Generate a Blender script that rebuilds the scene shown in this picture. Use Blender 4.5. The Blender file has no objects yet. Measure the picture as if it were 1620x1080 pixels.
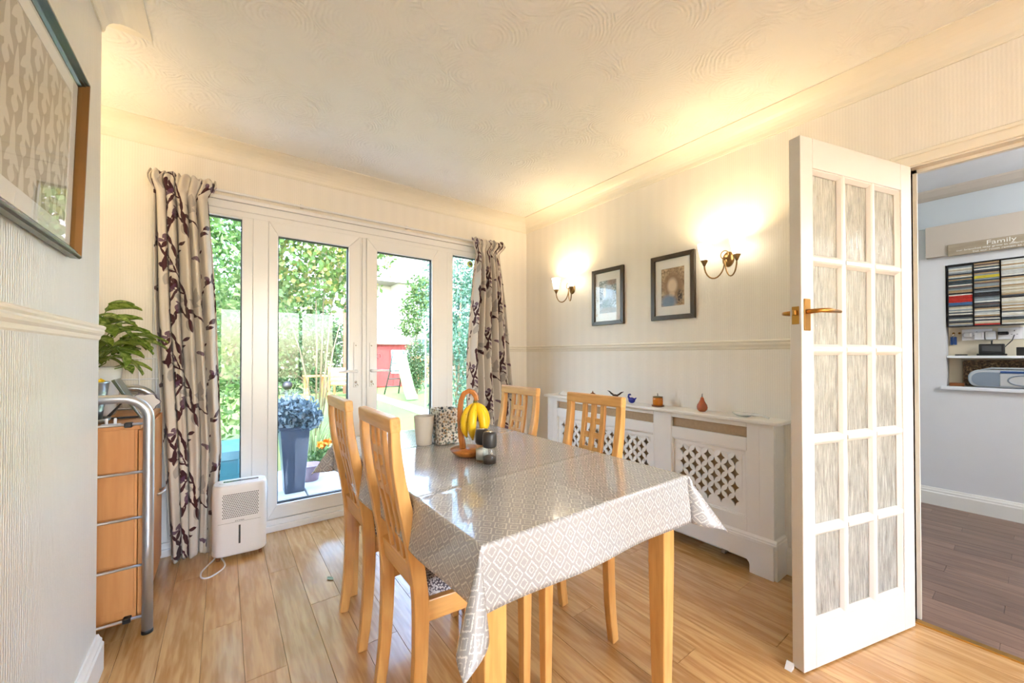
import bpy, bmesh, math, random
import numpy as np
from mathutils import Vector, Matrix
PI = math.pi
SC = bpy.context.scene
COL = SC.collection
R = random.Random(7)

# ------------------------------------------------------------------ camera
CAM_H = 1.166
cd = bpy.data.cameras.new('camera'); cam = bpy.data.objects.new('camera', cd); COL.objects.link(cam)
cd.sensor_width = 36; cd.lens = 616.2 / 1620 * 36; cd.shift_y = 14.9 / 1620; cd.clip_start = .02; cd.clip_end = 300
cam.location = (0, 0, CAM_H)
cam.rotation_euler = (math.radians(90.553), math.radians(.04), math.radians(-36.524))
SC.camera = cam

# ------------------------------------------------------------------ sky, sun, exposure
w = bpy.data.worlds.new('world'); SC.world = w; w.use_nodes = True
nt = w.node_tree; bg = nt.nodes['Background']
sky = nt.nodes.new('ShaderNodeTexSky'); sky.sky_type = 'NISHITA'; sky.sun_disc = False
sky.sun_elevation = math.radians(50); sky.sun_rotation = math.radians(200); sky.dust_density = 1.6; sky.ozone_density = 1.0
nt.links.new(sky.outputs[0], bg.inputs[0]); bg.inputs[1].default_value = 1.55
sd = bpy.data.lights.new('sun', 'SUN'); sd.energy = 2.0; sd.angle = math.radians(.6); sd.color = (1, .95, .86)
sun = bpy.data.objects.new('sun', sd); COL.objects.link(sun); sun.location = (-2, -8, 12)
sun.rotation_euler = Vector((.40, .55, -.80)).to_track_quat('-Z', 'Y').to_euler()
SC.view_settings.view_transform = 'Standard'; SC.view_settings.look = 'None'
SC.view_settings.exposure = 1.2; SC.view_settings.gamma = 1; SC.view_settings.use_curve_mapping = False
SC.cycles.max_bounces = 7; SC.cycles.diffuse_bounces = 4; SC.cycles.glossy_bounces = 3; SC.cycles.adaptive_threshold = .15; SC.cycles.adaptive_min_samples = 16
SC.cycles.transparent_max_bounces = 16; SC.cycles.transmission_bounces = 6
SC.cycles.caustics_reflective = False; SC.cycles.caustics_refractive = False
SC.cycles.sample_clamp_indirect = 6; SC.cycles.use_denoising = True
LAMP_W = 4.2           # watts of each bulb
LAMP_COL = (1, .72, .38)

# ------------------------------------------------------------------ materials
def lin(r, g, b):
    f = lambda c: (c / 255 / 12.92) if c <= 10.3 else ((c / 255 + .055) / 1.055) ** 2.4
    return (f(r), f(g), f(b), 1)
class NT:
    def __init__(s, name):
        s.m = bpy.data.materials.new(name); s.m.use_nodes = True
        s.t = s.m.node_tree; s.b = s.t.nodes['Principled BSDF']; s.out = s.t.nodes['Material Output']
    def n(s, typ, **kw):
        x = s.t.nodes.new('ShaderNode' + typ)
        for k, v in kw.items():
            if k[0] == 'i' and k[1:].isdigit():
                s.put(x.inputs[int(k[1:])], v)
            else: setattr(x, k, v)
        return x
    def put(s, sock, v):
        if isinstance(v, bpy.types.NodeSocket): s.t.links.new(v, sock)
        elif isinstance(v, bpy.types.Node): s.t.links.new(v.outputs[0], sock)
        else: sock.default_value = v
    def math(s, op, a, b=0.0, c=0.0, clamp=False):
        x = s.n('Math', operation=op, use_clamp=clamp); s.put(x.inputs[0], a); s.put(x.inputs[1], b)
        if op in ('MULTIPLY_ADD', 'SMOOTH_MIN', 'SMOOTH_MAX', 'COMPARE', 'WRAP'): s.put(x.inputs[2], c)
        return x.outputs[0]
    def vm(s, op, a, b=(0, 0, 0), c=(0, 0, 0)):
        x = s.n('VectorMath', operation=op); s.put(x.inputs[0], a); s.put(x.inputs[1], b)
        if op in ('WRAP', 'MULTIPLY_ADD'): s.put(x.inputs[2], c)
        return x.outputs['Value'] if op in ('DOT_PRODUCT', 'LENGTH', 'DISTANCE') else x.outputs[0]
    def mix(s, fac, a, b):
        x = s.n('Mix', data_type='RGBA'); s.put(x.inputs[0], fac); s.put(x.inputs[6], a); s.put(x.inputs[7], b)
        return x.outputs[2]
    def ramp(s, fac, *stops):
        x = s.n('ValToRGB'); s.put(x.inputs[0], fac); e = x.color_ramp.elements
        while len(e) < len(stops): e.new(.5)
        for k, (p, c) in enumerate(stops): e[k].position = p; e[k].color = c
        return x.outputs[0]
    def co(s, which='Object'): return s.n('TexCoord').outputs[which]
    def bump(s, h, strength=.3, dist=.01):
        x = s.n('Bump'); x.inputs['Strength'].default_value = strength; x.inputs['Distance'].default_value = dist
        s.put(x.inputs['Height'], h); s.put(s.b.inputs['Normal'], x.outputs[0]); return x
    def base(s, v): s.put(s.b.inputs['Base Color'], v)
    def set(s, **kw):
        for k, v in kw.items(): s.put(s.b.inputs[k.replace('_', ' ')], v)
        return s
def plain(name, rgb, rough=.5, metal=0., spec=.5, var=.06, vs=9., bs=0., bstr=.15, coat=0., trans=0., ior=1.45):
    """plain procedural material with slight noise in colour"""
    t = NT(name); c = rgb if len(rgb) == 4 else lin(*rgb)
    nz = t.n('TexNoise', i0=t.co(), i2=vs, i3=3.)
    d = tuple(x * (1 - var) for x in c[:3]) + (1,); l = tuple(min(1, x * (1 + var)) for x in c[:3]) + (1,)
    t.base(t.mix(nz.outputs[0], d, l)); t.set(Roughness=rough, Metallic=metal)
    t.b.inputs['Specular IOR Level'].default_value = spec
    if coat: t.b.inputs['Coat Weight'].default_value = coat; t.b.inputs['Coat Roughness'].default_value = .06
    if trans: t.b.inputs['Transmission Weight'].default_value = trans; t.b.inputs['IOR'].default_value = ior
    if bs:
        b = t.n('TexNoise', i0=t.co(), i2=bs, i3=4.); t.bump(b.outputs[0], bstr, .004)
    return t.m
def wood(name, dark, light, axis=2, rough=.35, scale=1., coat=.15, perobj=0., spec=.5, ring=1.):
    t = NT(name); co = t.co()
    if perobj:
        rnd = t.n('ObjectInfo').outputs['Random']
        co = t.vm('ADD', co, t.vm('MULTIPLY', t.n('CombineXYZ', i0=rnd, i1=rnd, i2=rnd).outputs[0], (17., 29., 11.)))
    s = [14. * scale] * 3; s[axis] = 1.6 * scale
    mp = t.vm('MULTIPLY', co, tuple(s))
    n1 = t.n('TexNoise', i0=mp, i2=1., i3=4., i4=.6)
    s2 = [60. * scale] * 3; s2[axis] = 3. * scale
    n2 = t.n('TexNoise', i0=t.vm('MULTIPLY', co, tuple(s2)), i2=1.4, i3=3.)
    rg = t.math('SINE', t.math('MULTIPLY', n1.outputs[0], 26. * ring))
    f = t.math('ADD', t.math('MULTIPLY', rg, .22), t.math('MULTIPLY_ADD', n2.outputs[0], .9, .05), clamp=True)
    c = t.mix(f, lin(*dark), lin(*light))
    if perobj:
        v = t.math('MULTIPLY_ADD', rnd, perobj, 1 - perobj / 2)
        hs = t.n('HueSaturation'); t.put(hs.inputs['Value'], v); t.put(hs.inputs['Color'], c); c = hs.outputs[0]
    t.base(c); t.set(Roughness=t.math('MULTIPLY_ADD', n2.outputs[0], .12, rough - .06))
    t.b.inputs['Specular IOR Level'].default_value = spec
    t.bump(f, .06, .002)
    if coat: t.b.inputs['Coat Weight'].default_value = coat; t.b.inputs['Coat Roughness'].default_value = .15
    return t.m
def wallpaper(name, rgb, axis, rough=.55, strength=.15, sheen=0.):
    t = NT(name); co = t.co(); sp = t.n('SeparateXYZ', i0=co); a = sp.outputs[axis]; z = sp.outputs[2]
    wob = t.n('TexNoise', i0=t.vm('MULTIPLY', co, (6, 6, 40)), i2=1.5, i3=2.)
    a2 = t.math('MULTIPLY_ADD', wob.outputs[0], .004, a)
    fine = t.math('SINE', t.math('MULTIPLY', a2, 2 * PI / .0115))
    wide = t.math('SINE', t.math('MULTIPLY', a, 2 * PI / .092))
    g = t.n('TexNoise', i0=t.vm('MULTIPLY', co, (260, 260, 60)), i2=1., i3=2.)
    h = t.math('ADD', t.math('MULTIPLY', fine, t.math('MULTIPLY_ADD', wide, .18, .4)), t.math('MULTIPLY', g.outputs[0], .9))
    t.bump(h, strength, .003)
    c = lin(*rgb); d = tuple(x * .93 for x in c[:3]) + (1,)
    t.base(t.mix(t.math('MULTIPLY_ADD', fine, .3, t.math('MULTIPLY_ADD', wide, .15, .5), clamp=True), d, c))
    t.set(Roughness=rough); t.b.inputs['Specular IOR Level'].default_value = .5
    if sheen: t.set(Metallic=sheen)
    return t.m
def glass(name, tint=(1, 1, 1, 1), rough=0.):
    t = NT(name); g = t.n('BsdfGlossy'); g.inputs['Roughness'].default_value = rough
    tr = t.n('BsdfTransparent'); tr.inputs[0].default_value = tint
    fr = t.n('Fresnel'); fr.inputs[0].default_value = 1.45
    bf = t.n('NewGeometry').outputs['Backfacing']       # only the entry face reflects
    mx = t.n('MixShader', i0=t.math('MULTIPLY', fr.outputs[0], t.math('SUBTRACT', 1., bf))); t.t.links.new(tr.outputs[0], mx.inputs[1]); t.t.links.new(g.outputs[0], mx.inputs[2])
    t.t.links.new(mx.outputs[0], t.out.inputs[0]); return t.m
def emitter(name, rgb, strength):
    t = NT(name); e = t.n('Emission'); e.inputs[0].default_value = (*rgb, 1); e.inputs[1].default_value = strength
    t.t.links.new(e.outputs[0], t.out.inputs[0]); return t.m
def leafmat(name, a, b, c=None, trans=.45, rough=.45):
    t = NT(name); rnd = t.n('NewGeometry').outputs['Random Per Island']
    stops = [(0., lin(*a)), (.6, lin(*b)), (1., lin(*(c or b)))]
    colr = t.ramp(rnd, *stops); t.base(colr); t.set(Roughness=rough)
    tl = t.n('BsdfTranslucent'); t.put(tl.inputs[0], colr)
    mx = t.n('MixShader', i0=trans); t.t.links.new(t.b.outputs[0], mx.inputs[1]); t.t.links.new(tl.outputs[0], mx.inputs[2])
    t.t.links.new(mx.outputs[0], t.out.inputs[0]); return t.m
def lens(t, p, cx, cy, ang, L, W, wrap=None):
    """1 inside a leaf-shaped lens at (cx,cy): value 1-|y|/W-x^2/L^2"""
    d = t.vm('SUBTRACT', p, (cx, cy, 0))
    if wrap: d = t.vm('WRAP', d, (wrap[0] / 2, wrap[1] / 2, 1), (-wrap[0] / 2, -wrap[1] / 2, -1))
    x = t.vm('DOT_PRODUCT', d, (math.cos(ang) / L, math.sin(ang) / L, 0))
    y = t.vm('DOT_PRODUCT', d, (-math.sin(ang) / W, math.cos(ang) / W, 0))
    q = t.math('MULTIPLY_ADD', x, x, t.math('ABSOLUTE', y))
    return t.math('SUBTRACT', 1., q)
def maxall(t, vals):
    v = vals[0]
    for u in vals[1:]: v = t.math('MAXIMUM', v, u)
    return v

MT = {}
MT['wp_right'] = wallpaper('cream_striped_wallpaper_y', (245, 239, 229), 1)
MT['wp_back'] = wallpaper('cream_striped_wallpaper_x', (245, 239, 229), 0)
MT['wp_left'] = wallpaper('silver_striped_wallpaper', (228, 226, 220), 1, rough=.3, strength=.36)
MT['white'] = plain('white_gloss_paint', (238, 235, 228), .32, var=.02)
MT['trimw'] = plain('cream_white_trim_paint', (238, 231, 216), .4, var=.02)
MT['upvc'] = plain('white_upvc', (240, 240, 240), .25, var=.01)
MT['mdf'] = plain('white_painted_mdf', (236, 234, 230), .38, var=.02)
MT['door'] = plain('white_door_paint', (216, 210, 202), .35, var=.02, bs=30, bstr=.05)
MT['glass'] = glass('window_glass')
MT['picglass'] = glass('picture_glass')
MT['gasket'] = plain('black_rubber_gasket', (30, 32, 34), .5)
MT['beech'] = wood('honey_beech_wood', (204, 144, 76), (232, 180, 108), 2, .32, 1.)
MT['beechx'] = wood('honey_beech_wood_across', (204, 144, 76), (234, 182, 110), 1, .32, 1.)
MT['beechy'] = wood('honey_beech_wood_deep', (204, 144, 76), (232, 180, 108), 0, .32, 1.)
MT['plank'] = wood('oak_laminate', (174, 122, 66), (222, 180, 122), 1, .24, .8, coat=.6, perobj=.16, ring=1.25)
MT['plank2'] = wood('dark_grey_brown_laminate', (106, 80, 66), (146, 116, 98), 1, .4, 1., coat=.1, perobj=.35)
MT['under'] = plain('floor_underlay_dark', (84, 60, 38), .8)
MT['cab'] = wood('pale_beech_veneer', (194, 126, 66), (216, 154, 94), 2, .4, .7, ring=.7)
MT['silver'] = plain('brushed_silver_tube', (196, 198, 202), .34, .85)
MT['chrome'] = plain('chrome', (214, 214, 214), .15, 1.)
MT['black'] = plain('black_plastic', (24, 24, 26), .45)
MT['dark'] = plain('dark_charcoal', (44, 44, 48), .4)
MT['brass'] = plain('aged_brass', (176, 128, 62), .3, 1.)
MT['abrass'] = plain('antique_brass_lamp', (150, 120, 80), .28, 1.)
MT['whitep'] = plain('white_plastic', (242, 242, 244), .28, var=.01)
MT['ceramic'] = plain('white_ceramic', (238, 238, 236), .2, var=.02, coat=.4)
# ------------------------------------------------------------------ mesh helpers
class MB:
    def __init__(s): s.bm = bmesh.new()
    def box(s, x0, x1, y0, y1, z0, z1, bev=0., seg=1):
        vs = [s.bm.verts.new(c) for c in ((x0, y0, z0), (x1, y0, z0), (x1, y1, z0), (x0, y1, z0), (x0, y0, z1), (x1, y0, z1), (x1, y1, z1), (x0, y1, z1))]
        fs = [s.bm.faces.new([vs[i] for i in q]) for q in ((3, 2, 1, 0), (4, 5, 6, 7), (0, 1, 5, 4), (1, 2, 6, 5), (2, 3, 7, 6), (3, 0, 4, 7))]
        if bev:
            es = {e for f in fs for e in f.edges}
            bmesh.ops.bevel(s.bm, geom=list(es), offset=bev, segments=seg, affect='EDGES', profile=.5)
        return s
    def prism(s, pts, axis, a, b):
        """extrude a 2-D polygon along an axis; pts in the two other axes in order"""
        def P(p, t):
            q = [p[0], p[1]]; q.insert(axis, t); return q
        A = [s.bm.verts.new(P(p, a)) for p in pts]; B = [s.bm.verts.new(P(p, b)) for p in pts]
        n = len(pts)
        s.bm.faces.new(A[::-1]); s.bm.faces.new(B)
        for i in range(n): s.bm.faces.new((A[i], A[(i + 1) % n], B[(i + 1) % n], B[i]))
        bmesh.ops.recalc_face_normals(s.bm, faces=s.bm.faces[:]) if n < 60 else None
        return s
    def tube(s, pts, rad, seg=10, closed=False, caps=True):
        P = [Vector(p) for p in pts]; n = len(P); rings = []
        rr = rad if isinstance(rad, (list, tuple)) else [rad] * n
        up = None
        for i in range(n):
            a = P[i - 1] if (i or closed) else P[0]; b = P[(i + 1) % n] if (i < n - 1 or closed) else P[i]
            t = (b - a).normalized()
            if up is None:
                up = t.orthogonal().normalized()
            else:
                up = (up - t * up.dot(t)).normalized()
            sd_ = t.cross(up)
            rings.append([s.bm.verts.new(P[i] + (up * math.cos(k * 2 * PI / seg) + sd_ * math.sin(k * 2 * PI / seg)) * rr[i]) for k in range(seg)])
        for i in range(n if closed else n - 1):
            A, B = rings[i], rings[(i + 1) % n]
            for k in range(seg): s.bm.faces.new((A[k], A[(k + 1) % seg], B[(k + 1) % seg], B[k])).smooth = True
        if caps and not closed:
            s.bm.faces.new(rings[0][::-1]); s.bm.faces.new(rings[-1])
        return s
    def lathe(s, prof, seg=20, c=(0, 0, 0), smooth=True, axis=2):
        rings = []
        def P(r, a, z):
            q = [r * math.cos(a), r * math.sin(a)]; q.insert(axis, z); return [q[i] + c[i] for i in range(3)]
        for r, z in prof: rings.append([s.bm.verts.new(P(max(r, 1e-5), k * 2 * PI / seg, z)) for k in range(seg)])
        for A, B in zip(rings, rings[1:]):
            for k in range(seg): s.bm.faces.new((A[k], A[(k + 1) % seg], B[(k + 1) % seg], B[k])).smooth = smooth
        s.bm.faces.new(rings[0][::-1]); s.bm.faces.new(rings[-1])
        return s
    def sweep(s, path, prof_w, prof_d, side, smooth=True):
        """bar of rectangular section following path in x,z; width along y at 'side' (y0,y1)"""
        n = len(path); rings = []
        for i in range(n):
            a = Vector(path[max(i - 1, 0)]); b = Vector(path[min(i + 1, n - 1)]); t = (b - a).normalized(); nx = Vector((t.y, -t.x))
            d = prof_d[i] if isinstance(prof_d, (list, tuple)) else prof_d
            c = Vector(path[i]); f = c + nx * d / 2; g = c - nx * d / 2
            rings.append([s.bm.verts.new((f.x, side[0], f.y)), s.bm.verts.new((f.x, side[1], f.y)), s.bm.verts.new((g.x, side[1], g.y)), s.bm.verts.new((g.x, side[0], g.y))])
        for A, B in zip(rings, rings[1:]):
            for k in range(4): s.bm.faces.new((A[k], A[(k + 1) % 4], B[(k + 1) % 4], B[k]))
        s.bm.faces.new(rings[0][::-1]); s.bm.faces.new(rings[-1])
        return s
    def grid(s, fn, nu, nv, smooth=True, uv=None):
        V = [[s.bm.verts.new(fn(i / nu, j / nv)) for j in range(nv + 1)] for i in range(nu + 1)]
        lay = s.bm.loops.layers.uv.verify() if uv else None
        for i in range(nu):
            for j in range(nv):
                f = s.bm.faces.new((V[i][j], V[i + 1][j], V[i + 1][j + 1], V[i][j + 1])); f.smooth = smooth
                if uv:
                    for l, (a, b) in zip(f.loops, ((i, j), (i + 1, j), (i + 1, j + 1), (i, j + 1))): l[lay].uv = uv(a / nu, b / nv)
        return s
    def mesh(s, name):
        me = bpy.data.meshes.new(name); bmesh.ops.recalc_face_normals(s.bm, faces=s.bm.faces[:]); s.bm.to_mesh(me); s.bm.free(); return me
    def build(s, name, mat, parent=None, smooth=False):
        me = s.mesh(name)
        if smooth:
            me.shade_smooth()
        return link(name, me, mat, parent)
def link(name, me, mat, parent=None):
    o = bpy.data.objects.new(name, me); COL.objects.link(o)
    mt = MT[mat] if isinstance(mat, str) else mat
    if mt and not me.materials: me.materials.append(mt)
    if parent: o.parent = parent
    return o
def tag(o, label, cat, group=None):
    o['label'] = label; o['category'] = cat
    if group: o['group'] = group
    return o
def thing(name, label, cat, loc=(0, 0, 0), rz=0., group=None):
    o = bpy.data.objects.new(name, None); COL.objects.link(o); o.location = loc; o.rotation_euler = (0, 0, rz); o.empty_display_size = .05
    return tag(o, label, cat, group)
def struct(o): o['kind'] = 'structure'; return o
def sempty(name, loc=(0, 0, 0), rz=0.):
    o = bpy.data.objects.new(name, None); COL.objects.link(o); o.location = loc; o.rotation_euler = (0, 0, rz); o.empty_display_size = .05; return struct(o)
def dup(o, parent=None):
    c = o.copy(); COL.objects.link(c)
    if parent: c.parent = parent
    for ch in list(o.children): dup(ch, c)
    return c
def box(x0, x1, y0, y1, z0, z1, bev=0., seg=1): return MB().box(x0, x1, y0, y1, z0, z1, bev, seg)
def bevel_mod(o, wd=.003, seg=2):
    m = o.modifiers.new('bevel', 'BEVEL'); m.width = wd; m.segments = seg; m.limit_method = 'ANGLE'; return o
def text(body, size, mat, parent, loc, rot, align='CENTER', extrude=.0006, sx=1., name='lettering'):
    c = bpy.data.curves.new('t', 'FONT'); c.body = body; c.size = size; c.align_x = align; c.align_y = 'CENTER'; c.extrude = extrude
    o = bpy.data.objects.new('t', c); COL.objects.link(o)
    dg = bpy.context.evaluated_depsgraph_get(); me = bpy.data.meshes.new_from_object(o.evaluated_get(dg)); me.name = name
    bpy.data.objects.remove(o); me.materials.clear()
    q = link(name, me, mat, parent); q.location = loc; q.rotation_euler = rot; q.scale = (sx, 1, 1); return q

# ------------------------------------------------------------------ room shell
XR, YB, XL, XA, YE, CE = 2.425, 3.03, -.37, -.80, 2.06, 2.475   # right wall, back wall, chimney breast face, alcove wall, breast end, ceiling
YN = -3.6
DOOR0, DOOR1, LINT = -.44, .328, 1.985
WX0, WX1, WZ = -.33, 2.02, 2.165
XW = 2.535            # far side of the right wall
X2, Y2a, Y2b = 4.45, -1.6, 3.03

fl = struct(box(XA, XW, YN, YB + .2, -.12, -.009).build('floor', 'under'))
# planks, each its own piece
PWD, PLN = .1315, 1.21
row = 0; x = .2 - PWD * 8
cache = {}
def plank(x0, x1, y0, y1, mat, parent, z=0.):
    k = (round(x1 - x0, 4), round(y1 - y0, 4), mat)
    g = .0005
    if k not in cache:
        m = MB(); a, b = x1 - x0 - 2 * g, y1 - y0 - 2 * g; c = .0009
        lo = [(0, 0, -.009), (a, 0, -.009), (a, b, -.009), (0, b, -.009)]; mi = [(p[0], p[1], -c) for p in lo]; hi = [(c, c, 0), (a - c, c, 0), (a - c, b - c, 0), (c, b - c, 0)]
        L = [[m.bm.verts.new(p) for p in q] for q in (lo, mi, hi)]
        m.bm.faces.new(L[2])
        for A, B in zip(L, L[1:]):
            for i in range(4): m.bm.faces.new((A[i], A[(i + 1) % 4], B[(i + 1) % 4], B[i]))
        cache[k] = m.mesh('plank'); cache[k].materials.append(MT[mat])
    o = bpy.data.objects.new('plank', cache[k]); COL.objects.link(o); o.location = (x0 + g, y0 + g, z); o.parent = parent
    return o
offs = [0., .42, .83, .2, .61, 1.02, .35, .76]
while x < XW - .1:
    x0, x1 = max(x, XA), min(x + PWD, XW - .105)
    ys = YN if x1 > XL + .005 else YE
    y = YN - offs[row % 8]
    while y < YB and x1 - x0 > .01:
        a, b = max(y, ys), min(y + PLN, YB)
        if b - a > .03: plank(x0, x1, a, b, 'plank', fl)
        y += PLN
    x += PWD; row += 1
# ceiling with swirled artex
t = NT('artex_swirl_ceiling'); co = t.co()
vo = t.n('TexVoronoi', i0=co, i2=4.2); vo.inputs['Randomness'].default_value = .9
nz = t.n('TexNoise', i0=co, i2=7., i3=3.)
rg = t.math('SINE', t.math('MULTIPLY', t.math('MULTIPLY_ADD', nz.outputs[0], .25, vo.outputs['Distance']), 95.))
msk = t.n('TexNoise', i0=co, i2=5.5, i3=2.)
mk = t.math('MULTIPLY_ADD', msk.outputs[0], 3.2, -1.2, clamp=True)
fine = t.n('TexNoise', i0=co, i2=55., i3=4.)
h = t.math('ADD', t.math('MULTIPLY', t.math('MULTIPLY', rg, mk), .3), t.math('MULTIPLY', fine.outputs[0], t.math('MULTIPLY_ADD', mk, .9, .25)))
t.bump(h, .75, .006); t.base(t.mix(nz.outputs[0], lin(238, 234, 226), lin(243, 240, 233))); t.set(Roughness=.7); MT['artex'] = t.m
struct(box(XA - .2, XW, YN - .1, YB + .3, CE, CE + .25).build('ceiling', 'artex'))
m = MB(); m.box(XR, XW, DOOR1, YB + .28, 0, CE); m.box(XR, XW, YN, DOOR0, 0, CE); m.box(XR, XW, DOOR0, DOOR1, LINT + .03, CE)
struct(m.build('wall_right', 'wp_right'))
m = MB(); m.box(XA - .15, WX0, YB, YB + .28, 0, CE); m.box(WX1, XR, YB, YB + .28, 0, CE); m.box(WX0, WX1, YB, YB + .28, WZ, CE)
struct(m.build('wall_back', 'wp_back'))
struct(box(XA, XL, YN, YE, 0, CE).build('wall_left', 'wp_left'))
struct(box(XA - .15, XA, YN, YB, 0, CE).build('wall_alcove', 'wp_right'))
m = MB(); m.box(XA, -.1, YN - .12, YN, 0, CE); m.box(2.1, XW, YN - .12, YN, 0, CE); m.box(-.1, 2.1, YN - .12, YN, 0, .6); m.box(-.1, 2.1, YN - .12, YN, 2.15, CE)
struct(m.build('wall_near', 'wp_back'))
w0 = sempty('window_3', (-.1, YN - .08, .6))
m = MB()
for q in ((0, 2.2, 0, .06), (0, 2.2, 1.49, 1.55), (0, .06, .06, 1.49), (2.14, 2.2, .06, 1.49), (.70, .76, .06, 1.49), (1.44, 1.5, .06, 1.49)): m.box(q[0], q[1], 0, .06, q[2], q[3], .003)
m.build('frame', 'upvc', w0)
for a, b in ((.06, .70), (.76, 1.44), (1.5, 2.14)): box(a, b, .025, .031, .06, 1.49).build('pane', 'glass', w0)
# coving: concave quarter profile
CV, CB = .105, .125
def cove(n=8):
    p = [(0, 0), (0, -CV), (.006, -CV), (.006, -CV + .006)]
    for k in range(n + 1):
        a = k / n * PI / 2
        p.append((CB - .006 - (CB - .016) * math.cos(a) ** 1.0 + .0, -CV + .008 + (CV - .014) * math.sin(a) - .0))
    p = p[:4] + [(.008 + (CB - .016) * (1 - math.cos(k / n * PI / 2)), -CV + .008 + (CV - .014) * math.sin(k / n * PI / 2)) for k in range(n + 1)]
    return p + [(CB, -.006), (CB, 0)]
cp = cove()
def trim(idx, obj): obj.name = 'trim_%d' % idx; struct(obj)
trim(1, MB().prism([(YB - a, CE + b) for a, b in cp], 0, XA, XR).build('coving_back', 'trimw'))
trim(2, MB().prism([(XR - a, CE + b) for a, b in cp], 1, YN, YB).build('coving_right', 'trimw'))
def mitred(prof):
    m = MB(); rings = []
    for f in (lambda a: (XL + a, YN), lambda a: (XL + a, YE + a), lambda a: (XA, YE + a)): rings.append([m.bm.verts.new((*f(a), z)) for a, z in prof])
    n = len(prof)
    for A, B in zip(rings, rings[1:]):
        for k in range(n): m.bm.faces.new((A[k], A[(k + 1) % n], B[(k + 1) % n], B[k]))
    m.bm.faces.new(rings[0]); m.bm.faces.new(rings[-1]); return m
trim(3, mitred([(a, CE + b) for a, b in cp]).build('coving_left', 'trimw'))
trim(5, MB().prism([(XA + a, CE + b) for a, b in cp], 1, YE, YB).build('coving_alcove', 'trimw'))
# dado rail
dp = [(a * .7, b) for a, b in [(0, -.002), (.005, .003)] + [(.008, .014), (.017, .022), (.020, .03), (.018, .036), (.023, .042), (.024, .048), (.017, .053), (0, .054)]]
D0 = 1.196
trim(6, MB().prism([(YB - a, D0 + b) for a, b in dp], 0, XA, WX0 - .05).build('dado_back', 'trimw'))
trim(7, MB().prism([(YB - a, D0 + b) for a, b in dp], 0, WX1, XR).build('dado_back_b', 'trimw'))
trim(8, MB().prism([(XR - a, D0 + b) for a, b in dp], 1, DOOR1 + .07, YB).build('dado_right', 'trimw'))
trim(9, mitred([(a, D0 + .025 + b) for a, b in dp]).build('dado_left', 'trimw'))
# skirting
sp_ = [(0, 0), (.018, 0), (.018, .10), (.014, .108), (.014, .118), (.009, .128), (.006, .14), (0, .14)]
def skirt(nm, axis, sgn, base, a, b, mat='white', h=1.):
    return struct(MB().prism([(base + sgn * p, q * h) for p, q in sp_], axis, a, b).build('baseboard_' + nm, mat))
skirt('right', 1, -1, XR, DOOR1 + .07, YB); struct(mitred(sp_).build('baseboard_left', 'white'))
skirt('back', 0, -1, YB, XA, WX0); skirt('corner', 0, -1, YB, WX1, XR)
# door lining and architrave
m = MB(); j = .03
m.box(XR - .002, XW + .002, DOOR1, DOOR1 + j, 0, LINT + j); m.box(XR - .002, XW + .002, DOOR0 - j, DOOR0, 0, LINT + j); m.box(XR - .002, XW + .002, DOOR0, DOOR1, LINT, LINT + j)
m.box(XR + .045, XR + .06, DOOR1 - .014, DOOR1, 0, LINT); m.box(XR + .045, XR + .06, DOOR0, DOOR0 + .014, 0, LINT); m.box(XR + .045, XR + .06, DOOR0, DOOR1, LINT - .014, LINT)
trim(11, m.build('door_lining', 'trimw'))
m = MB(); aw = .062
for (y0, y1, z0, z1) in ((DOOR1 + .006, DOOR1 + aw, 0, LINT + .0055), (DOOR0 - aw, DOOR0 - .006, 0, LINT + .0055), (DOOR0 - aw, DOOR1 + aw, LINT + .006, LINT + aw)):
    m.box(XR - .014, XR, y0, y1, z0, z1, .003)
m.box(XR - .021, XR - .0145, DOOR0 - aw, DOOR1 + aw, LINT + aw - .018, LINT + aw, .003); m.box(XR - .021, XR - .0145, DOOR1 + aw - .018, DOOR1 + aw, 0, LINT + aw - .0185, .002)
trim(12, m.build('architrave', 'trimw'))
MT['gold'] = plain('brass_threshold', (214, 164, 84), .28, 1.)
trim(13, box(XR - .004, XR + .03, DOOR0, DOOR1, -.004, .006, .002).build('threshold_strip', 'gold'))

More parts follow.
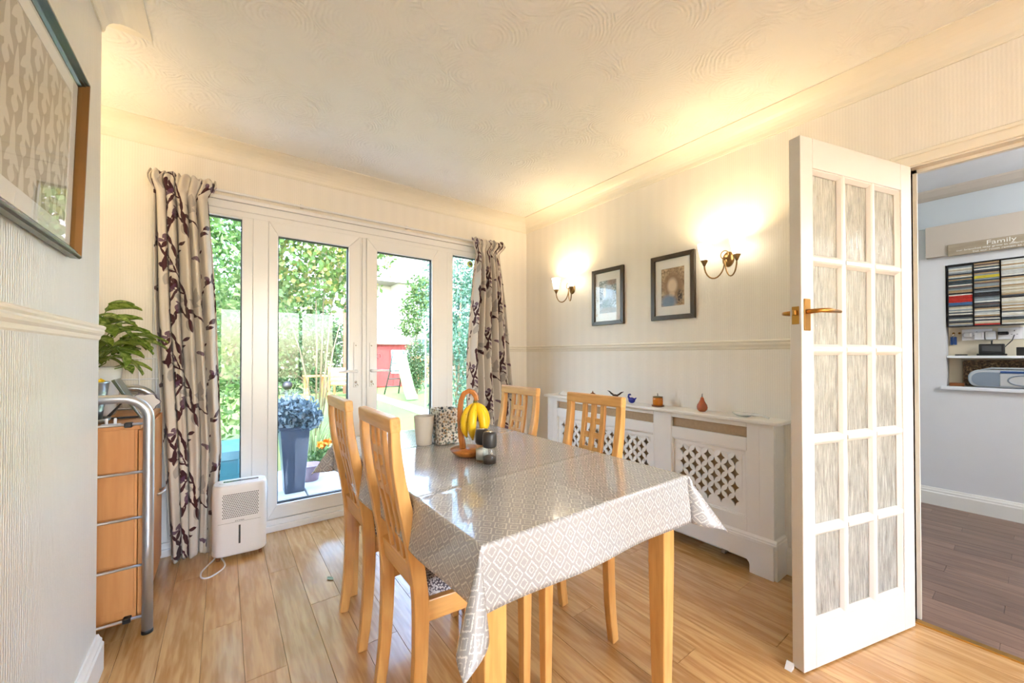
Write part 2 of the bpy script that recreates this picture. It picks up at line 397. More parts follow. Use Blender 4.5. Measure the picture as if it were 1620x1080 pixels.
# ------------------------------------------------------------------ patio door set
def leafdoor(idx, x0, x1, gx0, gx1, label_side):
    d = sempty('door_%d' % idx, (x0, YB - .012, 0)); W = x1 - x0
    zs, zt, gz0, gz1 = .078, 2.052, .17, 1.962
    a, b = gx0 - x0, gx1 - x0
    def fr(nm, px0, px1, pz0, pz1, mit):
        m = MB(); m.prism(mit, 1, 0, .065); o = m.build(nm, 'upvc', d); bevel_mod(o, .004, 2)
    fr('stile', 0, 0, 0, 0, [(0, zs), (a, gz0), (a, gz1), (0, zt)]); fr('stile', 0, 0, 0, 0, [(W, zs), (W, zt), (b, gz1), (b, gz0)])
    fr('bottom_rail', 0, 0, 0, 0, [(0, zs), (W, zs), (b, gz0), (a, gz0)]); fr('top_rail', 0, 0, 0, 0, [(a, gz1), (b, gz1), (W, zt), (0, zt)])
    m = MB(); g = .006
    for q in ((a, a + g, gz0, gz1), (b - g, b, gz0, gz1), (a + g, b - g, gz0, gz0 + g), (a + g, b - g, gz1 - g, gz1)): m.box(q[0], q[1], .018, .05, q[2], q[3])
    m.build('gasket', 'gasket', d)
    box(a + .001, b - .001, .03, .036, gz0 + .001, gz1 - .001).build('pane', 'glass', d)
    hx = W - (W - b) * .42 if label_side > 0 else a * .42
    s = -label_side
    h = box(hx - .014, hx + .014, -.01, 0, .925, 1.31 - .05, .004, 2).build('handle_plate', 'upvc', d)
    m = MB(); m.tube([(hx, -.008, 1.045), (hx, -.042, 1.045), (hx + s * .012, -.05, 1.045), (hx + s * .06, -.05, 1.047), (hx + s * .125, -.046, 1.043)], [.011, .011, .0105, .010, .008], 10)
    m.build('lever', 'upvc', h)
    m = MB(); m.lathe([(.0, -.016), (.008, -.016), (.009, -.01), (.009, 0)], 12, (hx, 0, .965), axis=1); m.build('lock_cylinder', 'chrome', h)
    m = MB(); m.tube([(hx - .004, -.018, .958), (hx + .006, -.03, .95), (hx + .012, -.03, .94)], .003, 6); m.build('key', 'chrome', h)
    for zz in (1.235, .938):
        MB().lathe([(0, -.012), (.004, -.012), (.0045, -.010)], 8, (hx, 0, zz), axis=1).build('screw', 'chrome', h)
    return d
leafdoor(1, .236, .822, .291, .739, 1)
leafdoor(2, .868, 1.458, .947, 1.403, -1)
win = sempty('window_1', (WX0, YB, 0)); o_ = WX0
def fm(nm, x0, x1, z0, z1, y0=0., y1=.075, mat='upvc', bev=.004):
    o = box(x0 - o_, x1 - o_, y0, y1, z0, z1, bev, 2).build(nm, mat, win); return o
fm('frame_head', WX0, WX1, 2.05, WZ - .002, .004); fm('frame_head_bead', WX0, WX1, 2.085, WZ - .03, -.008, .01); fm('frame_cap', WX0, WX1, WZ - .028, WZ - .003, -.016, .01)
fm('sill', WX0, WX1, .0, .075, -.012, .09); fm('sill_step', WX0, WX1, .0, .042, -.03, -.01)
fm('frame_jamb', WX0, WX0 + .07, .075, 2.05); fm('frame_jamb', WX1 - .07, WX1, .075, 2.05)
fm('mullion', .15, .236, .075, 2.05, -.004); fm('mullion', 1.458, 1.545, .075, 2.05, -.004)
fm('meeting_stile', .822, .868, .075, 2.05, -.004); fm('meeting_bead', .834, .856, .08, 2.045, -.02, 0.)
for (x0, x1) in ((WX0 + .07, .15), (1.545, WX1 - .07)):
    m = MB(); e = .058
    L, Rr = x0 - o_, x1 - o_
    a, b = (L + .02, Rr - e) if x0 < 0 else (L + e, Rr - .02)
    z0, z1 = .135, 2.037
    for q in ((L, a, .075, 2.05), (b, Rr, .075, 2.05), (a, b, .075, z0), (a, b, z1, 2.05)): m.box(q[0], q[1], .0, .06, q[2], q[3], .003)
    sidef = m.build('sidelight_frame', 'upvc', win)
    m = MB(); g = .006
    for q in ((a, a + g, z0, z1), (b - g, b, z0, z1), (a + g, b - g, z0, z0 + g), (a + g, b - g, z1 - g, z1)): m.box(q[0], q[1], .02, .05, q[2], q[3])
    m.build('gasket', 'gasket', win)
    box(a, b, .03, .036, z0, z1).build('pane', 'glass', win)
MT['suny'] = plain('yellow_green_suncatcher', (220, 226, 120), .3); MT['sunb'] = plain('blue_suncatcher', (60, 90, 170), .3)
sc_ = thing('suncatcher', 'round yellow suncatcher with a blue centre stuck high on the right side window', 'suncatcher', (1.79, YB + .027, 1.985))
MB().lathe([(0, 0), (.028, 0), (.028, -.003), (0, -.004)], 20, axis=1).build('disc', 'suny', sc_); MB().lathe([(0, -.004), (.011, -.004), (.010, -.006), (0, -.0065)], 14, axis=1).build('centre', 'sunb', sc_)
# slim white curtain track above the frame
trk = thing('curtain_track', 'slim white curtain track running above the patio doors', 'curtain track', (WX0, YB - .03, 2.15))
box(0, WX1 - WX0 + .1, -.008, .006, .026, .04, .003).build('rail', 'upvc', trk)
for xx in (.08, .75, 1.5, 2.25): box(xx, xx + .02, .004, .03, .028, .05, .002).build('bracket', 'upvc', trk)

# ------------------------------------------------------------------ glazed interior door (opened into the room)
t = NT('reeded_obscure_glass'); co = t.co()
st = t.n('TexNoise', i0=t.vm('MULTIPLY', co, (230, 1, 9)), i2=1., i3=3., i4=.6); st.inputs['Distortion'].default_value = .6
bp = t.n('Bump'); bp.inputs['Strength'].default_value = .9; bp.inputs['Distance'].default_value = .004; t.put(bp.inputs['Height'], st.outputs[0])
rf = t.n('BsdfRefraction'); rf.inputs['Roughness'].default_value = .16; rf.inputs['IOR'].default_value = 1.18; t.put(rf.inputs['Normal'], bp.outputs[0])
gl = t.n('BsdfGlossy'); gl.inputs['Roughness'].default_value = .12; t.put(gl.inputs['Normal'], bp.outputs[0])
tl = t.n('BsdfTranslucent'); tl.inputs[0].default_value = (.97, .97, .93, 1); t.put(tl.inputs['Normal'], bp.outputs[0])
tp = t.n('BsdfTransparent'); tp.inputs[0].default_value = (.94, .95, .92, 1)
df = t.n('BsdfDiffuse'); df.inputs[0].default_value = (.93, .93, .88, 1); t.put(df.inputs['Normal'], bp.outputs[0])
ma = t.n('MixShader', i0=.5); t.put(ma.inputs[1], tl.outputs[0]); t.put(ma.inputs[2], df.outputs[0])
m1 = t.n('MixShader', i0=t.ramp(st.outputs[0], (.36, (.25, .25, .25, 1)), (.6, (.95, .95, .95, 1)))); t.put(m1.inputs[1], rf.outputs[0]); t.put(m1.inputs[2], ma.outputs[0])
m0 = t.n('MixShader', i0=.22); t.put(m0.inputs[1], m1.outputs[0]); t.put(m0.inputs[2], tp.outputs[0])
lw = t.n('LayerWeight'); lw.inputs[0].default_value = .25; t.put(lw.inputs['Normal'], bp.outputs[0])
bfc = t.n('NewGeometry').outputs['Backfacing']
m2 = t.n('MixShader', i0=t.math('MULTIPLY', lw.outputs['Fresnel'], t.math('SUBTRACT', 1., bfc))); t.put(m2.inputs[1], m0.outputs[0]); t.put(m2.inputs[2], gl.outputs[0])
t.put(t.out.inputs[0], m2.outputs[0]); MT['reeded'] = t.m
dr = sempty('door_3', (1.703, .515, .006), math.radians(-15.97))
DW, DH, DT = .708, 1.97, .042
def dpart(nm, x0, x1, z0, z1): return bevel_mod(box(x0, x1, 0, DT, z0, z1).build(nm, 'door', dr), .0025, 2)
dpart('stile', 0, .068, 0, DH); dpart('stile', .632, DW, 0, DH); dpart('top_rail', .068, .632, 1.858, DH); dpart('bottom_rail', .068, .632, 0, .158)
def mprof(c, w2=.021): return [(c - .006, .002), (c + .006, .002), (c + .012, .006), (c + w2, .017), (c + w2, .027), (c + .012, .038), (c + .006, .041), (c - .006, .041), (c - .012, .038), (c - w2, .027), (c - w2, .017), (c - .012, .006)]
for c in (.256, .444): MB().prism(mprof(c), 2, .158, 1.858).build('muntin', 'door', dr)
for k in range(1, 5):
    c = .158 + .34 * k
    m = MB()
    for a, b in ((.068, .244), (.268, .432), (.456, .632)): m.prism([(y, z) for z, y in mprof(c)], 0, a, b)
    m.build('glazing_bar', 'door', dr)
m = MB(); q = [(0, .004), (.004, .004), (.017, .016), (.017, .027), (.004, .039), (0, .039)]
m.prism([(.068 + a, b) for a, b in q], 2, .158, 1.858); m.prism([(.632 - a, b) for a, b in q], 2, .158, 1.858)
m.prism([(b, .158 + a) for a, b in q], 0, .068, .632); m.prism([(b, 1.858 - a) for a, b in q], 0, .068, .632)
m.build('glazing_bead', 'door', dr)
for i in range(3):
    for k in range(5):
        box(.072 + .188 * i, .252 + .188 * i, .0195, .0245, .165 + .34 * k, .492 + .34 * k).build('pane', 'reeded', dr)
hp = box(.012, .046, -.004, 0, 1.248, 1.366, .002).build('handle_plate', 'brass', dr)
def lever(sg, y0, par):
    MB().tube([(.029, y0, 1.318), (.029, y0 - sg * .035, 1.318), (.036, y0 - sg * .045, 1.319), (.075, y0 - sg * .046, 1.32), (.145, y0 - sg * .042, 1.318)], [.009, .008, .008, .0095, .006], 10).build('lever', 'brass', par)
lever(1, -.002, hp)
hp2 = box(.012, .046, DT, DT + .004, 1.248, 1.366, .002).build('handle_plate', 'brass', dr); lever(-1, DT + .002, hp2)
lp = box(-.0015, .001, .008, .034, 1.272, 1.338, .0005).build('latch_plate', 'brass', dr); box(-.012, 0, .014, .027, 1.305, 1.325, .003).build('latch_bolt', 'brass', lp)
for z in (.22, 1.02, 1.72):
    MB().tube([(DW + .006, .012, z - .05), (DW + .006, .012, z + .05)], .006, 10).build('hinge', 'dark', dr)
# crumpled white door wedge by the door foot
wd = MB(); wd.prism([(1.672, .0), (1.70, .0), (1.70, .02), (1.694, .022)], 1, .56, .582); o = wd.build('door_wedge', 'ceramic'); tag(o, 'small white door wedge on the floor against the foot of the glazed door', 'door wedge')
o.location = (.008, -.012, 0)

# two added paper fans standing in for unidentified colour blurs in the door glass
for nm, colr, z, lab in (('yellow', (240, 204, 40), 1.73, 'added yellow paper fan standing in for a yellow blur in the top of the glazed door'), ('turquoise', (110, 200, 196), 1.30, 'added turquoise paper fan standing in for a turquoise blur in the middle of the glazed door')):
    MT[nm] = plain(nm + '_paper', colr, .7)
    r_ = thing('paper_fan', lab, 'stand-in decoration', (XR, .445, z)); m = MB(); n = 24
    C0 = m.bm.verts.new((-.012, 0, 0)); V = [m.bm.verts.new((-.004 - .008 * (k % 2), .042 * math.cos(k * 2 * PI / n), .058 * math.sin(k * 2 * PI / n))) for k in range(n)]
    for k in range(n): m.bm.faces.new((C0, V[k], V[(k + 1) % n]))
    m.bm.faces.new(V[::-1]); m.build('pleats', nm, r_); MB().lathe([(0, -.010), (.008, -.013), (0, -.016)], 12, axis=0).build('button', nm, r_)

# ------------------------------------------------------------------ curtains
def print_mat():
    t = NT('plum_branch_print_fabric'); P = (.50, .68)
    uv = t.vm('MULTIPLY', t.n('UVMap').outputs[0], (1.45, 1.25, 1))
    sx_ = t.n('SeparateXYZ', i0=uv)
    uv = t.n('CombineXYZ', i0=sx_.outputs[0], i1=t.math('MULTIPLY_ADD', t.math('FLOOR', t.math('DIVIDE', sx_.outputs[0], P[0])), .27, sx_.outputs[1])).outputs[0]
    rr = random.Random(21); plum, grey, purple = [], [], []
    def twig(x, y, ang, n, seg, wdt, bend, depth=0):
        for i in range(n):
            nx_, ny_ = x + math.cos(ang) * seg, y + math.sin(ang) * seg
            plum.append(((x + nx_) / 2, (y + ny_) / 2, ang, seg * .68, wdt * 1.3))
            x, y = nx_, ny_; ang += rr.uniform(-bend, bend)
            if depth < 1 and i % 2 == 0:
                twig(x, y, ang + rr.choice((-1, 1)) * rr.uniform(.5, .9), 2, seg * .6, wdt * .6, .3, depth + 1)
            if depth >= 1 or i == n - 1:
                la = ang + rr.choice((-1, 1)) * rr.uniform(.3, .9); L = rr.uniform(.028, .044)
                (purple if rr.random() < .3 else plum).append((x + math.cos(la) * L, y + math.sin(la) * L, la, L, L * rr.uniform(.34, .5)))
            wdt *= .88
    twig(.10, .0, 1.45, 6, .095, .0125, .35)
    twig(.34, .25, 1.75, 6, .09, .0115, .4)
    twig(.45, .05, 1.4, 5, .09, .010, .4); twig(.22, .0, 1.65, 4, .09, .0105, .3)
    for _ in range(9):
        grey.append((rr.uniform(0, P[0]), rr.uniform(0, P[1]), rr.uniform(0, PI), rr.uniform(.04, .065), rr.uniform(.018, .032)))
    for _ in range(4):
        cx, cy = rr.uniform(0, P[0]), rr.uniform(0, P[1])
        for k in range(2): purple.append((cx + rr.uniform(-.02, .02), cy + rr.uniform(-.02, .02), rr.uniform(0, PI), .022, .013))
    nz = t.n('TexNoise', i0=uv, i2=24., i3=2.)
    uvd = t.vm('ADD', uv, t.vm('MULTIPLY', t.vm('SUBTRACT', nz.outputs['Color'], (.5, .5, .5)), (.016, .016, 0)))
    f = lambda lst: t.math('MULTIPLY', maxall(t, [lens(t, uvd, *q, wrap=P) for q in lst]), 9., clamp=True)
    g, pl, pu = f(grey), f(plum), f(purple)
    wv = t.n('TexNoise', i0=t.vm('MULTIPLY', uv, (900, 300, 1)), i2=1., i3=2.)
    base = t.mix(wv.outputs[0], lin(206, 196, 184), lin(226, 218, 208))
    c = t.mix(t.math('MULTIPLY', g, .8), base, lin(164, 156, 150)); c = t.mix(pl, c, lin(66, 30, 36)); c = t.mix(t.math('MULTIPLY', pu, .9), c, lin(92, 56, 84))
    t.base(c); t.set(Roughness=.7); t.b.inputs['Specular IOR Level'].default_value = .25; t.b.inputs['Sheen Weight'].default_value = .15
    t.bump(wv.outputs[0], .15, .002)
    return t.m
MT['print'] = print_mat()
MT['tape'] = plain('cream_header_tape', (220, 210, 195), .8)
def lerp_tab(tab, z):
    for (za, xa), (zb, xb) in zip(tab, tab[1:]):
        if zb <= z <= za: return xb + (xa - xb) * (z - zb) / (za - zb)
    return tab[-1][1] if z < tab[-1][0] else tab[0][1]
def curtain(label, lt, rt_, ztop, zbot, nf, seed, yc, uoff):
    rr = random.Random(seed); ph = [rr.uniform(0, 6.28) for _ in range(6)]
    root = thing('curtain', label, 'curtain', ((lt[-1][1] + rt_[-1][1]) / 2, yc, zbot))
    X0 = root.location.x
    H = ztop - zbot
    def f(s, v):
        z = zbot + H * v
        l, r = lerp_tab(lt, z), lerp_tab(rt_, z)
        s2 = s + .018 * math.sin(2 * PI * s * 2.3 + ph[0] + z * .7)
        top = max(0, (z - (ztop - .34)) / .34)                       # 0..1 near heading
        amp = .036 * (1 - .75 * top) + .006
        a = 2 * PI * nf * s2
        y = amp * (math.sin(a + .5 * math.sin(z * 1.3 + ph[1])) + .35 * math.sin(2.1 * a + ph[2] + z * .8) * (1 - top))
        y += .012 * math.sin(z * 2.2 + ph[3] + s * 4) * (1 - top)
        # gathered heading with a frill
        hz = ztop - z
        if hz < .2:
            pinch = math.exp(-((hz - .105) / .028) ** 2)
            y *= 1 - .5 * pinch
            bulge = math.sin(min(1, hz / .095) * PI) if hz < .095 else 0
            y -= .030 * bulge; y += .013 * math.sin(2 * PI * nf * 2.4 * s + ph[5]) * (bulge + .6 * (hz < .03))
            fl = .016 * bulge + .004 * (1 if hz < .095 else 0)
            l -= fl; r += fl
            z += .008 * math.sin(2 * PI * nf * 1.7 * s + ph[0]) * max(0, 1 - hz / .06)
        x = l + (r - l) * s + .006 * math.sin(a * 1.0 + 1.57)
        if v < .02: z += .008 * math.sin(a * .5 + ph[1])
        return (x - X0, y, z - zbot)
    Wd = (rt_[-1][1] - lt[-1][1]) * 2.05
    m = MB(); m.grid(f, 130, 120, uv=lambda s, v: (uoff + s * Wd, v * H))
    o = m.build('fabric', 'print', root); sm = o.modifiers.new('thickness', 'SOLIDIFY'); sm.thickness = .0022
    def ft(s, v):
        p = f(s, (ztop - .112 - zbot + .012 * v) / H); return (p[0], p[1] + .006, p[2])
    MB().grid(ft, 80, 1).build('header_tape', 'tape', root)
    return root
curtain('tall printed curtain with plum branches left of the patio doors, behind the dehumidifier', [(2.2, -.335), (2.09, -.325), (1.4, -.315), (.7, -.275), (0, -.235)], [(2.2, -.04), (2.10, -.075), (1.75, -.05), (1.4, -.03), (.6, .0), (0, -.03)], 2.2, .012, 5.5, 3, 2.925, 0.)
curtain('tall printed curtain with plum branches between the patio doors and the corner', [(2.2, 1.735), (2.06, 1.775), (1.6, 1.74), (1.15, 1.70), (.6, 1.695), (0, 1.70)], [(2.2, 2.085), (2.08, 2.03), (1.6, 2.09), (1.15, 2.13), (.7, 2.185), (0, 2.2)], 2.19, .012, 5.5, 8, 2.925, .31)

# ------------------------------------------------------------------ table, cloth
TX0, TX1, TY0, TY1, TZ = .452, 1.268, .722, 2.055, .752
tb = thing('dining_table', 'rectangular beech dining table with square legs under the patterned cloth', 'table', ((TX0 + TX1) / 2, (TY0 + TY1) / 2, 0))
hx, hy = (TX1 - TX0) / 2, (TY1 - TY0) / 2
box(-hx, hx, -hy, hy, TZ - .028, TZ, .004, 2).build('table_top', 'beechx', tb)
for sx in (-1, 1):
    for sy in (-1, 1):
        m = MB(); a = .031; b = .024; cx, cy = sx * (hx - .055), sy * (hy - .055)
        L = [[m.bm.verts.new((cx + i * e, cy + k * e, z)) for i, k in ((-1, -1), (1, -1), (1, 1), (-1, 1))] for e, z in ((b, 0), (a, .45), (a, TZ - .03))]
        m.bm.faces.new(L[0][::-1]); m.bm.faces.new(L[2])
        for A, B in zip(L, L[1:]):
            for i in range(4): m.bm.faces.new((A[i], A[(i + 1) % 4], B[(i + 1) % 4], B[i]))
        bevel_mod(m.build('leg', 'beech', tb), .004, 2)
for sx in (-1, 1): box(sx * (hx - .055) - .011, sx * (hx - .055) + .011, -hy + .09, hy - .09, TZ - .11, TZ - .03, .002).build('apron', 'beechx', tb)
for sy in (-1, 1): box(-hx + .09, hx - .09, sy * (hy - .055) - .011, sy * (hy - .055) + .011, TZ - .11, TZ - .03, .002).build('apron', 'beechy', tb)

t = NT('oilcloth_ikat_diamonds'); uv = t.n('UVMap').outputs[0]
nz = t.n('TexNoise', i0=uv, i2=300., i3=2.)
sp = t.n('SeparateXYZ', i0=t.vm('ADD', t.vm('MULTIPLY', uv, (1 / .043, 1 / .051, 0)), t.vm('MULTIPLY', t.vm('SUBTRACT', nz.outputs['Color'], (.5, .5, .5)), (.16, .12, 0))))
tri = lambda v: t.math('MULTIPLY', t.math('ABSOLUTE', t.math('SUBTRACT', t.math('FRACT', v), .5)), 2.)
d = t.math('ADD', tri(sp.outputs[0]), tri(sp.outputs[1]))
big = t.math('LESS_THAN', d, 1.18)
tt = t.math('ADD', t.math('MULTIPLY', big, t.math('DIVIDE', d, 1.18)), t.math('MULTIPLY', t.math('SUBTRACT', 1., big), t.math('DIVIDE', t.math('SUBTRACT', 2., d), .82)))   # 0 at both centres, 1 on the lattice
def band(v, c, wd): return t.math('MULTIPLY', t.math('SUBTRACT', wd, t.math('ABSOLUTE', t.math('SUBTRACT', v, c))), 14., clamp=True)
lines = t.math('MAXIMUM', band(tt, 1., .115), t.math('MAXIMUM', t.math('MULTIPLY', band(tt, .44, .075), big), t.math('MULTIPLY', band(tt, .40, .08), t.math('SUBTRACT', 1., big))))
t.base(t.mix(lines, lin(166, 165, 167), lin(222, 220, 217)))
cr = t.n('TexNoise', i0=t.vm('MULTIPLY', uv, (1.2, 10, 1)), i2=1.6, i3=3.)
cr2 = t.n('TexNoise', i0=t.vm('MULTIPLY', uv, (14, 5, 1)), i2=2., i3=2.)
t.set(Roughness=t.math('MULTIPLY_ADD', cr2.outputs[0], .1, .13)); t.b.inputs['Specular IOR Level'].default_value = .5
t.b.inputs['Coat Weight'].default_value = .8; t.b.inputs['Coat Roughness'].default_value = .05
t.bump(t.math('ADD', cr.outputs[0], t.math('MULTIPLY', cr2.outputs[0], .3)), .16, .012); MT['oil'] = t.m
DROP = .158
CW, CLn = TX1 - TX0, TY1 - TY0
cl = None
def clothpt(a, b):
    # a along x from -DROP..CW+DROP, b along y
    ex = a - CW if a > CW else (a if a < 0 else 0); ey = b - CLn if b > CLn else (b if b < 0 else 0)
    x = min(max(a, 0), CW); y = min(max(b, 0), CLn); z = 0.
    rad = .012
    def hang(e):
        e = abs(e)
        if e < rad * 1.57: th = e / rad; return rad * math.sin(th) * .7, -rad * (1 - math.cos(th))
        return rad * .7 + (e - rad * 1.57) * .05, -rad - (e - rad * 1.57)
    r = math.hypot(ex, ey)
    if r > 0:
        out, dz = hang(r)
        if ex and ey:
            th = math.atan2(abs(ey), abs(ex)); Ro, Rs = .27 * r, .21 * r; k2 = .7071
            o_u, s_u = Ro * (1 - math.cos(4 * th)), Rs * math.sin(4 * th)
            hx_, hy_ = (o_u - s_u) * k2, (o_u + s_u) * k2
            x += math.copysign(out * math.cos(th) + hx_, ex); y += math.copysign(out * math.sin(th) + hy_, ey)
            dz = -math.sqrt(max(1e-9, r * r - hx_ * hx_ - hy_ * hy_)) if r > .03 else dz
        else:
            wv = .010 * math.sin((a + b) * 11) * min(1, r / DROP)
            x += math.copysign(out + wv, ex) if ex else 0; y += math.copysign(out + wv, ey) if ey else 0
            dz += .006 * math.sin((a + b) * 7.3 + 1) * r / DROP
        z = dz
    else:
        # gentle creases where the cloth was folded
        for c0, am in ((.36, .0022), (.93, .0016)): z += am * math.exp(-((b - c0 - .06 * (a - .4)) / .010) ** 2)
        z += .0012 * math.exp(-((a - .41) / .008) ** 2)
    return (TX0 + x, TY0 + y, TZ + .003 + z)
def axis_pts(L):
    p = list(np.linspace(-DROP, -.02, 12)) + list(np.linspace(-.017, .006, 8)) + list(np.linspace(.02, L - .02, int(L / .011))) + list(np.linspace(L - .006, L + .017, 8)) + list(np.linspace(L + .02, L + DROP, 12))
    return sorted(set([round(float(q), 5) for q in p] + [0., L]))
ax, ay = axis_pts(CW), axis_pts(CLn)
m = MB(); lay = m.bm.loops.layers.uv.verify()
V = [[m.bm.verts.new(clothpt(a, b)) for b in ay] for a in ax]
for i in range(len(ax) - 1):
    for k in range(len(ay) - 1):
        f = m.bm.faces.new((V[i][k], V[i + 1][k], V[i + 1][k + 1], V[i][k + 1])); f.smooth = True
        for l, (p, q) in zip(f.loops, ((i, k), (i + 1, k), (i + 1, k + 1), (i, k + 1))): l[lay].uv = (ax[p], ay[q])
cl = m.build('tablecloth', 'oil'); sm = cl.modifiers.new('thickness', 'SOLIDIFY'); sm.thickness = .0012; sm.offset = 1
tag(cl, 'glossy grey and white diamond-patterned oilcloth draped over the dining table', 'tablecloth')

# ------------------------------------------------------------------ chairs
t = NT('speckled_seat_fabric'); vo = t.n('TexVoronoi', i0=t.co(), i2=170.)
nz = t.n('TexNoise', i0=t.co(), i2=14., i3=2.)
t.base(t.mix(t.math('GREATER_THAN', vo.outputs['Distance'], t.math('MULTIPLY_ADD', nz.outputs[0], .9, .08)), lin(208, 206, 208), lin(84, 80, 92))); t.set(Roughness=.9); MT['seatfab'] = t.m
PP = [(0, 0), (.011, .08), (.020, .17), (.026, .28), (.028, .38), (.026, .45), (.018, .52), (.004, .60), (-.010, .67), (-.026, .74), (-.038, .80), (-.047, .86), (-.052, .91), (-.054, .962)]
PPX = [(x - .20, z) for x, z in PP]
def backx(z): return lerp_tab([(zz, xx) for xx, zz in reversed(PPX)], z)
def make_chair(label):
    c = thing('dining_chair', label, 'chair', group='four matching dining chairs')
    hw = .145
    for s in (-1, 1):
        bevel_mod(MB().sweep(PPX, 0, [.036, .038, .04, .043, .046, .046, .044, .042, .04, .037, .034, .031, .029, .027], (s * hw - .0155, s * hw + .0155)).build('back_post', 'beech', c), .004, 2)
        m = MB(); x1, y1 = .195, s * .178
        L = [[m.bm.verts.new((x1 + i * e, y1 + k * e, z)) for i, k in ((-1, -1), (1, -1), (1, 1), (-1, 1))] for e, z in ((.014, 0), (.0185, .38), (.0185, .435))]
        m.bm.faces.new(L[0][::-1]); m.bm.faces.new(L[2])
        for A, B in zip(L, L[1:]):
            for i in range(4): m.bm.faces.new((A[i], A[(i + 1) % 4], B[(i + 1) % 4], B[i]))
        bevel_mod(m.build('front_leg', 'beech', c), .003, 2)
        m = MB(); m.prism([(-.17, s * .143 - .011), (.19, s * .176 - .011), (.19, s * .176 + .011), (-.17, s * .143 + .011)], 2, .372, .435)
        bevel_mod(m.build('side_rail', 'beechy', c), .003, 2)
    bevel_mod(box(.186, .208, -.165, .165, .372, .435).build('front_rail', 'beechx', c), .003, 2)
    bevel_mod(MB().sweep([(backx(.462) , .462), (backx(.50), .50), (backx(.535), .535)], 0, .022, (-.132, .132)).build('lower_back_rail', 'beechx', c), .003, 2)
    tr = MB(); tr.sweep([(backx(.945) + .001, .943), (-.2545, .965), (-.2555, .988)], 0, [.030, .032, .030], (-hw - .0165, hw + .0165))
    bevel_mod(tr.build('top_rail', 'beechx', c), .006, 3)
    zz = [.53 + (.95 - .53) * i / 12 for i in range(13)]
    for y in (-.053, 0, .053):
        bevel_mod(MB().sweep([(backx(z), z) for z in zz], 0, .016, (y - .0115, y + .0115)).build('slat', 'beech', c), .0025, 2)
    for z in (.745, .808, .87):
        for y in (-.0265, .0265):
            bevel_mod(MB().sweep([(backx(z - .013), z - .013), (backx(z + .013), z + .013)], 0, .013, (y - .017, y + .017)).build('lattice_bar', 'beechx', c), .002, 2)
    m = MB()
    def seat(u, v):
        x = -.165 + .375 * u; hw2 = .13 + .045 * u; e = min(1, min(u, 1 - u, v, 1 - v) / .12)
        return (x, (v * 2 - 1) * hw2, .434 + .032 * (1 - (1 - e) ** 2.2))
    m.grid(seat, 20, 20); m.build('seat_pad', 'seatfab', c)
    return c
labs = [('beech slat-back dining chair nearest the camera, left of the table', .645, 1.24, 0.),
        ('beech slat-back dining chair left of the table, the one nearer the patio doors', .645, 1.745, 0.),
        ('beech slat-back dining chair standing in front of the white radiator cover', 1.085, 1.187, PI),
        ('beech slat-back dining chair standing in front of the curtain by the corner', 1.085, 1.735, PI)]
ch0 = make_chair(labs[0][0])
for i, (lb, x, y, rz) in enumerate(labs):
    c = ch0 if i == 0 else dup(ch0)
    c['label'] = lb; c.location = (x, y, 0); c.rotation_euler = (0, 0, rz)

# ------------------------------------------------------------------ things on the table
TT = TZ + .005
MT['stand'] = wood('orange_stand_wood', (160, 90, 32), (200, 128, 54), 2, .3, 1.6)
bs = thing('banana_stand', 'curved wooden hook stand for bananas on the table', 'banana stand', (.805, 1.385, TT), math.radians(-36.5))
MB().lathe([(.0, 0), (.045, 0), (.06, .008), (.073, .022), (.074, .027), (.0, .029)], 28).build('base', 'stand', bs)
pts = [(-.022, .028), (-.03, .08), (-.034, .14), (-.034, .19), (-.030, .225), (-.018, .252), (.002, .262), (.02, .255), (.03, .238), (.033, .222)]
bevel_mod(MB().sweep(pts, 0, [.024, .023, .022, .021, .02, .02, .02, .02, .019, .018], (-.0125, .0125)).build('hook', 'stand', bs), .003, 2)
t = NT('ripe_banana_skin'); nz = t.n('TexNoise', i0=t.co(), i2=60., i3=3.); n2 = t.n('TexNoise', i0=t.co(), i2=9., i3=2.)
c = t.mix(n2.outputs[0], lin(226, 178, 10), lin(250, 212, 40)); t.base(t.mix(t.math('MULTIPLY', t.math('GREATER_THAN', nz.outputs[0], .70), .8), c, lin(120, 80, 20))); t.set(Roughness=.4); MT['banana'] = t.m
MT['bstem'] = plain('banana_stem', (120, 110, 40), .6)
bn = thing('banana_bunch', 'bunch of ripe yellow bananas hanging from the wooden hook', 'bananas', (.828, 1.37, TT + .212), math.radians(-36.5))
def banana(az, lean, L):
    pts, rad = [], []; n = 12
    for i in range(n + 1):
        s = i / n; a = lean + s * .95
        if i == 0: p = Vector((0, 0, 0))
        else: p = p + Vector((math.cos(az) * math.sin(1.15 - s * 1.55) * .9, math.sin(az) * math.sin(1.15 - s * 1.55) * .9, -math.cos(1.15 - s * 1.55))) * L / n
        pts.append(p.copy()); rad.append((.006, .008, .0125, .016, .0178, .0185, .0188, .0186, .018, .0165, .0138, .0095, .005)[i])
    o = MB().tube(pts, rad, 7).build('banana', 'banana', bn, smooth=True)
    MB().tube([pts[-1], pts[-1] + (pts[-1] - pts[-2]) * .35], .0045, 6).build('tip', 'bstem', o)
for az, lean, L in ((-2.6, 0, .155), (-1.75, 0, .16), (-.75, 0, .158), (.3, 0, .14)): banana(az, lean, L)
MB().tube([(0, 0, .014), (0, 0, -.008)], [.007, .0125], 7).build('crown', 'bstem', bn)

